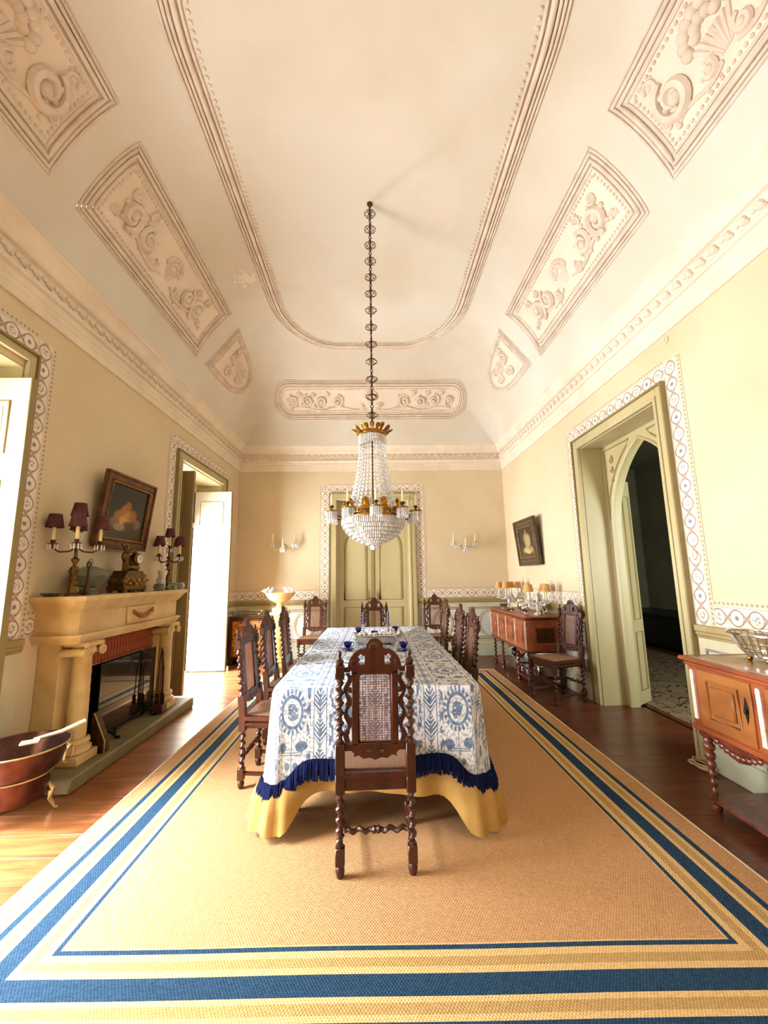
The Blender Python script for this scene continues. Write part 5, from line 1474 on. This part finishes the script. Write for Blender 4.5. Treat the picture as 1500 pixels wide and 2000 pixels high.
MB().box(-E2 + .0, E2 - .01, -W2 + .02, W2 - .02, .062, .082, .005).build('low_shelf', mt['legwood'], s2)
for i in range(2):
    yc = W2 - .30 - i * .62; m = MB()
    m.prism([(yc - .20, .462), (yc + .20, .462), (yc + .17, .44), (yc + .10, .435), (yc + .06, .39), (yc, .375), (yc - .06, .39), (yc - .10, .435), (yc - .17, .44)], -E2 + .002, -E2 + .02, 'x')
    for k in range(9): m.ell((-E2 - .002, yc - .14 + .035 * k, .44 - .035 * math.sin(PI * k / 8)), (.012, .02, .018), 7, 5)
    m.build('carved_apron', mt['legwood'], s2)
bk = thing('silver_basket', 'openwork silver basket on the marble cabinet top', 'basket', (2.36, 2.50, TZ2)); bk.scale = (1.1, 1.15, 1.3)
for a in range(28):
    c_, s_ = math.cos(a * 2 * PI / 28), math.sin(a * 2 * PI / 28)
    MB().tube([(c_ * .075, s_ * .10, .03), (c_ * .10, s_ * .13, .06), (c_ * .135, s_ * .18, .125)], [.0035, .004, .0045], 5).build('rib', mt['silver'], bk)
for (rx, ry, z, r) in ((.075, .10, .03, .006), (.10, .13, .062, .0035), (.137, .183, .127, .006)):
    MB().tube([(rx * math.cos(k * PI / 16), ry * math.sin(k * PI / 16), z) for k in range(32)], r, 6, True).build('hoop', mt['silver'], bk)
MB().lathe([(0, .024), (.075, .024), (.078, .03), (0, .032)], 24, sy=1.3).build('base_plate', mt['silver'], bk)
for a in (.6, 2.5, 3.8, 5.6): MB().ell((.065 * math.cos(a), .085 * math.sin(a), .013), (.014, .014, .013)).build('foot', mt['gold'], bk)
cd = MB(); P = []
for k in range(60):
    a = k * .52; P.append((2.44 + (.055 + .02 * math.sin(k * .7)) * math.cos(a) + .002 * (k % 7), 3.26 + (.09 + .03 * math.sin(k * .43)) * math.sin(a), .006 + .0006 * k))
tag(cd.tube(P, .005, 5).build('cable', mt['cord']), 'loose coil of pale cable on the floor behind the bobbin leg', 'cable')

# ---------------------------------------------------------------- back of the room
pd = thing('pedestal', 'yellow marble column pedestal in the back left corner', 'pedestal', (-1.60, 7.13, 0))
MB().box(-.17, .17, -.17, .17, 0, .07, .006).build('plinth', mt['yellowmarble'], pd)
MB().lathe([(.15, .07), (.16, .09), (.14, .12), (.115, .135), (.12, .15), (.105, .165)], 24).build('column_base', mt['yellowmarble'], pd)
MB().lathe([(.105, .16), (.108, .45), (.095, .79), (.105, .80), (.10, .81), (.125, .84)], 28).build('shaft', mt['yellowmarble'], pd)
MB().box(-.155, .155, -.155, .155, .84, .875, .006).build('abacus', mt['dove'], pd)
MB().box(-.105, .105, -.105, .105, .875, .95, .006).build('block', mt['alabaster'], pd)
ur = thing('alabaster_bowl', 'alabaster footed bowl on the marble pedestal', 'bowl', (-1.60, 7.13, .95))
MB().lathe([(0, 0), (.075, 0), (.07, .02), (.05, .035), (.055, .06), (.05, .075), (.09, .09)], 24).build('foot', mt['alabaster'], ur)
MB().lathe([(0, .085), (.09, .09), (.17, .13), (.225, .195), (.248, .235), (.252, .252), (.235, .252), (.21, .215), (.12, .16), (0, .15)], 36).build('bowl', mt['alabaster'], ur)
def dove(label, loc, rz):
    t = thing('dove_figurine', label, 'bird', loc, rz, 'doves on the alabaster bowl')
    MB().ell((0, 0, .042), (.048, .026, .030), 12, 8, RY(-.35)).ell((.042, 0, .078), (.022, .019, .022), 10, 6).tube([(.02, 0, .05), (.036, 0, .068)], [.024, .018], 8).build('body', mt['dove'], t)
    MB().prism([(-.03, -.016), (-.03, .016), (-.088, .028), (-.088, -.028)], .030, .038, 'z').build('tail', mt['dove'], t)
    MB().lathe([(.006, 0), (.0, .018)], 6, m=T(.060, 0, .078) @ RY(PI / 2)).build('beak', mt['gold'], t)
    for s in (-1, 1): MB().ell((-.012, s * .022, .048), (.038, .008, .02), 8, 5).build('wing', mt['dove'], t)
    MB().box(-.012, .012, -.01, .01, 0, .02, .003).build('legs', mt['dove'], t)
    return t
for lab, a in (('white dove at the left rim of the alabaster bowl', 3.25), ('white dove second from the left on the bowl rim', 4.3), ('white dove third on the bowl rim, facing inward', 5.35), ('white dove at the right rim with spread tail', 5.9)):
    dove(lab, (-1.60 + .235 * math.cos(a), 7.13 + .235 * math.sin(a), 1.198), a + PI + .3)
cb = thing('marquetry_cabinet', 'small marquetry cabinet with a wire gallery in the back left corner', 'cabinet', (-2.18, 7.44, 0))
MB().box(-.30, .30, -.19, .19, .10, .77, .006).build('carcass', mt['chairwood'], cb); MB().box(-.32, .32, -.21, .20, .77, .80, .006).build('top', mt['chairwood'], cb)
dr = MB().box(-.25, .25, -.205, -.188, .14, .73, .004).build('door', mt['marquetry'], cb)
MB().tube([(-.24, -.206, .15), (.24, -.206, .15), (.24, -.206, .72), (-.24, -.206, .72)], .010, 6, True).build('gilt_edge', mt['gold'], dr)
for x in (-.27, .27):
    for yy in (-.16, .16): MB().lathe([(0, 0), (.02, 0), (.03, .05), (.02, .1)], 10, (x, yy, 0)).build('foot', mt['black'], cb)
wb_ = thing('wire_basket', 'scrolled wire ornament standing on the marquetry cabinet', 'ornament', (-2.12, 7.36, .80))
for k in range(6):
    MB().tube([(a - .15 + .06 * k, .0, .06 + b) for a, b in scroll_pts(0, 0, .04, PI * k, 1.3, 1 if k % 2 else -1, 16)], .005, 5).build('scroll', mt['brass'], wb_)
MB().tube([(-.2, 0, .006), (.2, 0, .006)], .006, 6).build('rail', mt['brass'], wb_); MB().tube([(-.19, 0, .01), (-.19, 0, .10), (.19, 0, .10), (.19, 0, .01)], .004, 6).build('hoop', mt['brass'], wb_)
ds = thing('door_stop', 'tiny white door stop at the foot of the far white door leaf', 'door stop', (-2.345, 6.84, 0))
MB().lathe([(0, 0), (.018, 0), (.018, .05), (.012, .055), (.014, .075), (0, .08)], 12).build('peg', mt['white_china'], ds)

def sconce(label, x, z):
    t = thing('wall_sconce', label, 'sconce', (x, YB, z), 0, 'crystal wall sconces'); t.scale = (1.18, 1.1, 1.25)
    MB().lathe([(0, -.012), (.05, -.01), (.045, .004), (.02, .012), (0, .014)], 16, m=RX(PI / 2)).build('back_plate', mt['silver'], t)
    for i, (ax, ay) in enumerate(((-.17, -.12), (0, -.20), (.17, -.12))):
        zt = .05 if ax else -.03
        arm = MB().tube([(0, -.01, 0), (ax * .4, ay * .5, -.05), (ax * .9, ay, -.04), (ax, ay, zt)], .008, 7).build('arm', mt['crystal'], t)
        MB().lathe([(.004, zt - .01), (.042, zt + .004), (.044, zt + .008), (.004, zt)], 14, (ax, ay, 0)).build('drip_pan', mt['crystal'], arm)
        d = MB()
        for k in range(8): d.lathe([(0, zt), (.006, zt - .01), (.007, zt - .05), (0, zt - .065)], 5, (ax + .038 * math.cos(k * PI / 4), ay + .038 * math.sin(k * PI / 4), 0))
        d.build('crystal_drops', mt['crystal'], arm, kind='stuff')
        MB().lathe([(0, zt), (.014, zt + .01), (.016, zt + .03), (.01, zt + .032)], 10, (ax, ay, 0)).build('socket', mt['brass'], arm)
        MB().lathe([(0, zt + .02), (.010, zt + .02), (.009, zt + .13), (.003, zt + .14), (0, zt + .145)], 8, (ax, ay, 0)).build('candle', mt['candle'], arm)
    return t
sconce('crystal three-candle sconce on the back wall, left of the double door', -1.66, 2.02)
sconce('crystal three-candle sconce on the back wall, right of the double door', 1.70, 1.99)
ro = thing('ceiling_rose_disc', 'small round plaster disc on the right wall above the doorway border', 'wall disc', (XR, 3.17, 3.415))
MB().lathe([(0, 0), (.032, 0), (.034, .008), (.022, .014), (0, .016)], 20, m=RY(-PI / 2)).build('disc', mt['wall'], ro); MB().lathe([(0, .014), (.012, .014), (.01, .022), (0, .024)], 12, m=RY(-PI / 2)).build('boss', mt['relief'], ro)
sw = thing('light_switch', 'round white wall switch on the painted border beside the doorway', 'switch', (XR - .003, 3.165, 1.58))
MB().lathe([(0, 0), (.034, 0), (.034, .012), (.026, .02), (0, .022)], 20, m=RY(-PI / 2)).build('base', mt['white_china'], sw); MB().lathe([(0, .02), (.022, .02), (.02, .034), (0, .038)], 16, m=RY(-PI / 2)).build('knob', mt['white_china'], sw)

# ---------------------------------------------------------------- chandelier
CHX, CHY = .001, 3.613
cd_ = thing('chandelier', 'crystal basket chandelier with ivory candles hanging over the table', 'chandelier', (CHX, CHY, 0))
CR = mt['crystal']; GO = mt['gold']
zc = 2.755
MB().lathe([(.118, zc - .03), (.128, zc - .022), (.132, zc - .005), (.126, zc + .008), (.118, zc + .002)], 40).build('crown_ring', GO, cd_)
pt = MB(); pt.prism([(-.008, 0), (.008, 0), (.012, .025), (.019, .045), (.018, .064), (.008, .076), (0, .068), (-.008, .076), (-.018, .064), (-.019, .045), (-.012, .025)], -.003, .003)
pt.tube([(0, -.004, 0), (0, -.006, .06)], .005, 5)
pme = pt.mesh('crown_leaf', GO)
for k in range(20): inst(pme, 'crown_leaf', cd_, RZ(k * PI / 10) @ T(0, -.126, zc) @ RX(1.0 if k % 2 else .62))
MB().tube([(0, 0, 1.70), (0, 0, 2.86)], .007, 8).build('centre_rod', mt['bronze'], cd_)
for k in range(4):
    a = k * PI / 2 + .4; MB().tube([(0, 0, zc - .01), (.12 * math.cos(a), .12 * math.sin(a), zc - .012)], .005, 6).build('crown_spoke', mt['bronze'], cd_)
# icicle row under the crown
d = MB()
for k in range(56):
    a = k * 2 * PI / 56; x, y = .122 * math.cos(a), .122 * math.sin(a)
    d.lathe([(0, zc - .025), (.0055, zc - .035), (.005, zc - .10 - .012 * (k % 2)), (0, zc - .112 - .012 * (k % 2))], 4, m=T(x, y, 0) @ RZ(random.uniform(0, 3)))
d.build('crown_drops', CR, cd_, kind='stuff')
# strands of faceted beads sweeping out to the basket
zt_, zb_, r0, r1 = zc - .04, 1.985, .116, .245
bead = None
for k in range(30):
    a = k * 2 * PI / 30; m = MB()
    n = 22
    for i in range(n):
        f = i / (n - 1); r = r0 + (r1 - r0) * (f ** 2.2); z = zt_ + (zb_ - zt_) * f; s = .0075 + .0065 * f
        if i % 1 == 0: m.ell((r * math.cos(a), r * math.sin(a), z), (s, s, s * 1.15), 6, 4)
    m.build('bead_strand', CR, cd_, ang=20)
# gilt gallery, plaques and rim
MB().lathe([(.262, 1.955), (.275, 1.96), (.278, 1.975), (.270, 1.985), (.258, 1.978)], 48).build('basket_rim', GO, cd_)
MB().lathe([(.240, 1.985), (.25, 1.99), (.246, 2.03), (.236, 2.035), (.232, 1.99)], 48).build('gallery_band', GO, cd_)
pq = MB(); pq.prism([(-.042, 0), (.042, 0), (.036, .02), (.028, .03), (.032, .055), (.026, .08), (.012, .095), (0, .10), (-.012, .095), (-.026, .08), (-.032, .055), (-.028, .03), (-.036, .02)], -.005, .005)
pq.ell((0, -.008, .045), (.018, .008, .028)); pq.ell((0, -.010, .078), (.011, .008, .012)); pq.ell((-.018, -.007, .03), (.010, .006, .014)); pq.ell((.018, -.007, .03), (.010, .006, .014))
qme = pq.mesh('gilt_plaque', GO)
for k in range(10): inst(qme, 'gilt_plaque', cd_, RZ((k + .5) * PI / 5 + .06) @ T(0, -.25, 2.02))
# stepped basket of prisms
tiers = [(.278, 1.96, .070, 98), (.262, 1.898, .038, 92), (.240, 1.862, .034, 84), (.214, 1.832, .032, 76), (.182, 1.806, .030, 64), (.146, 1.782, .028, 52), (.106, 1.762, .026, 38), (.064, 1.746, .026, 24)]
for (r, z, h, n) in tiers:
    d = MB()
    for k in range(n):
        a = 2 * PI * k / n
        d.lathe([(0, z), (.0082, z - .006), (.0074, z - h * .8), (0, z - h)], 4, m=T(r * math.cos(a), r * math.sin(a), 0) @ RZ(random.uniform(0, 3)))
    d.build('prism_tier', CR, cd_, kind='stuff', ang=20)
    MB().tube([(r * math.cos(k * PI / 20), r * math.sin(k * PI / 20), z) for k in range(40)], .003, 5, True).build('tier_hoop', mt['brass'], cd_)
MB().ell((0, 0, 1.705), (.032, .032, .026), 12, 8).build('finial_ball', CR, cd_)
# ten candle arms
arm_parts = None
for k in range(10):
    a = k * PI / 5 - PI / 2 + .06; Rm = .385; z0 = 1.99
    B = RZ(a)
    m = MB(); m.tube([(.26, 0, 1.985), (.29, 0, 1.965), (.34, 0, 1.97), (Rm, 0, z0), (Rm, 0, z0 + .03)], .007, 6, m=B); m.tube([(.275 + p, 0, 2.01 + q) for p, q in scroll_pts(0, 0, .022, 0, 1.2, 1, 14)], .005, 5, m=B)
    arm = m.build('candle_arm', mt['bronze'], cd_)
    MB().lathe([(.006, z0 + .012), (.048, z0 + .020), (.050, z0 + .025), (.006, z0 + .02)], 18, (Rm, 0, 0), B).build('drip_pan', GO, arm)
    d = MB()
    for q in range(18): d.lathe([(0, z0 + .018), (.0062, z0 + .010), (.0056, z0 - .052), (0, z0 - .066)], 4, m=B @ T(Rm + .045 * math.cos(q * PI / 9), .045 * math.sin(q * PI / 9), 0) @ RZ(random.uniform(0, 3)))
    d.build('pan_drops', CR, arm, kind='stuff', ang=20)
    MB().lathe([(.007, z0 + .02), (.010, z0 + .05), (.022, z0 + .056), (.022, z0 + .062), (.012, z0 + .064), (.012, z0 + .07)], 12, (Rm, 0, 0), B).build('socket', mt['bronze'], arm)
    MB().lathe([(0, z0 + .062), (.0105, z0 + .062), (.0095, z0 + .15), (.004, z0 + .17), (0, z0 + .176)], 10, (Rm, 0, 0), B).build('candle', mt['candle'], arm)
# chain of openwork links
lk = MB(); Lk = .172
lk.tube([(0, 0, 0), (0, 0, Lk * .84)], .009, 6)
for k in range(6):
    a = k * PI / 3
    lk.tube([(0, 0, .035), (.018 * math.cos(a), .018 * math.sin(a), .045), (.054 * math.cos(a), .054 * math.sin(a), .066), (.056 * math.cos(a), .056 * math.sin(a), .074), (.018 * math.cos(a), .018 * math.sin(a), .096), (0, 0, .108)], .0036, 4)
lk.tube([(.055 * math.cos(k * PI / 8), .055 * math.sin(k * PI / 8), .070) for k in range(16)], .0034, 4, True)
lk.tube([(.014 * math.cos(k * PI / 6), 0, Lk * .90 + .014 * math.sin(k * PI / 6)) for k in range(12)], .004, 5, True)
lk.ell((0, 0, .012), (.011, .011, .014), 8, 5); lk.ell((0, 0, .125), (.011, .011, .012), 8, 5)
lme = lk.mesh('chain_link', mt['bronze'])
n = 13; z0 = 2.86; step = (5.185 - z0) / n
for k in range(n): inst(lme, 'chain_link', cd_, T(0, 0, z0 + k * step) @ RZ(.35 * k) @ M.Diagonal((1, 1, step / Lk * 1.0, 1)))
MB().lathe([(0, 5.2), (.03, 5.198), (.024, 5.18), (.010, 5.165), (.008, 5.15), (0, 5.145)], 14).build('ceiling_hook', mt['bronze'], cd_)
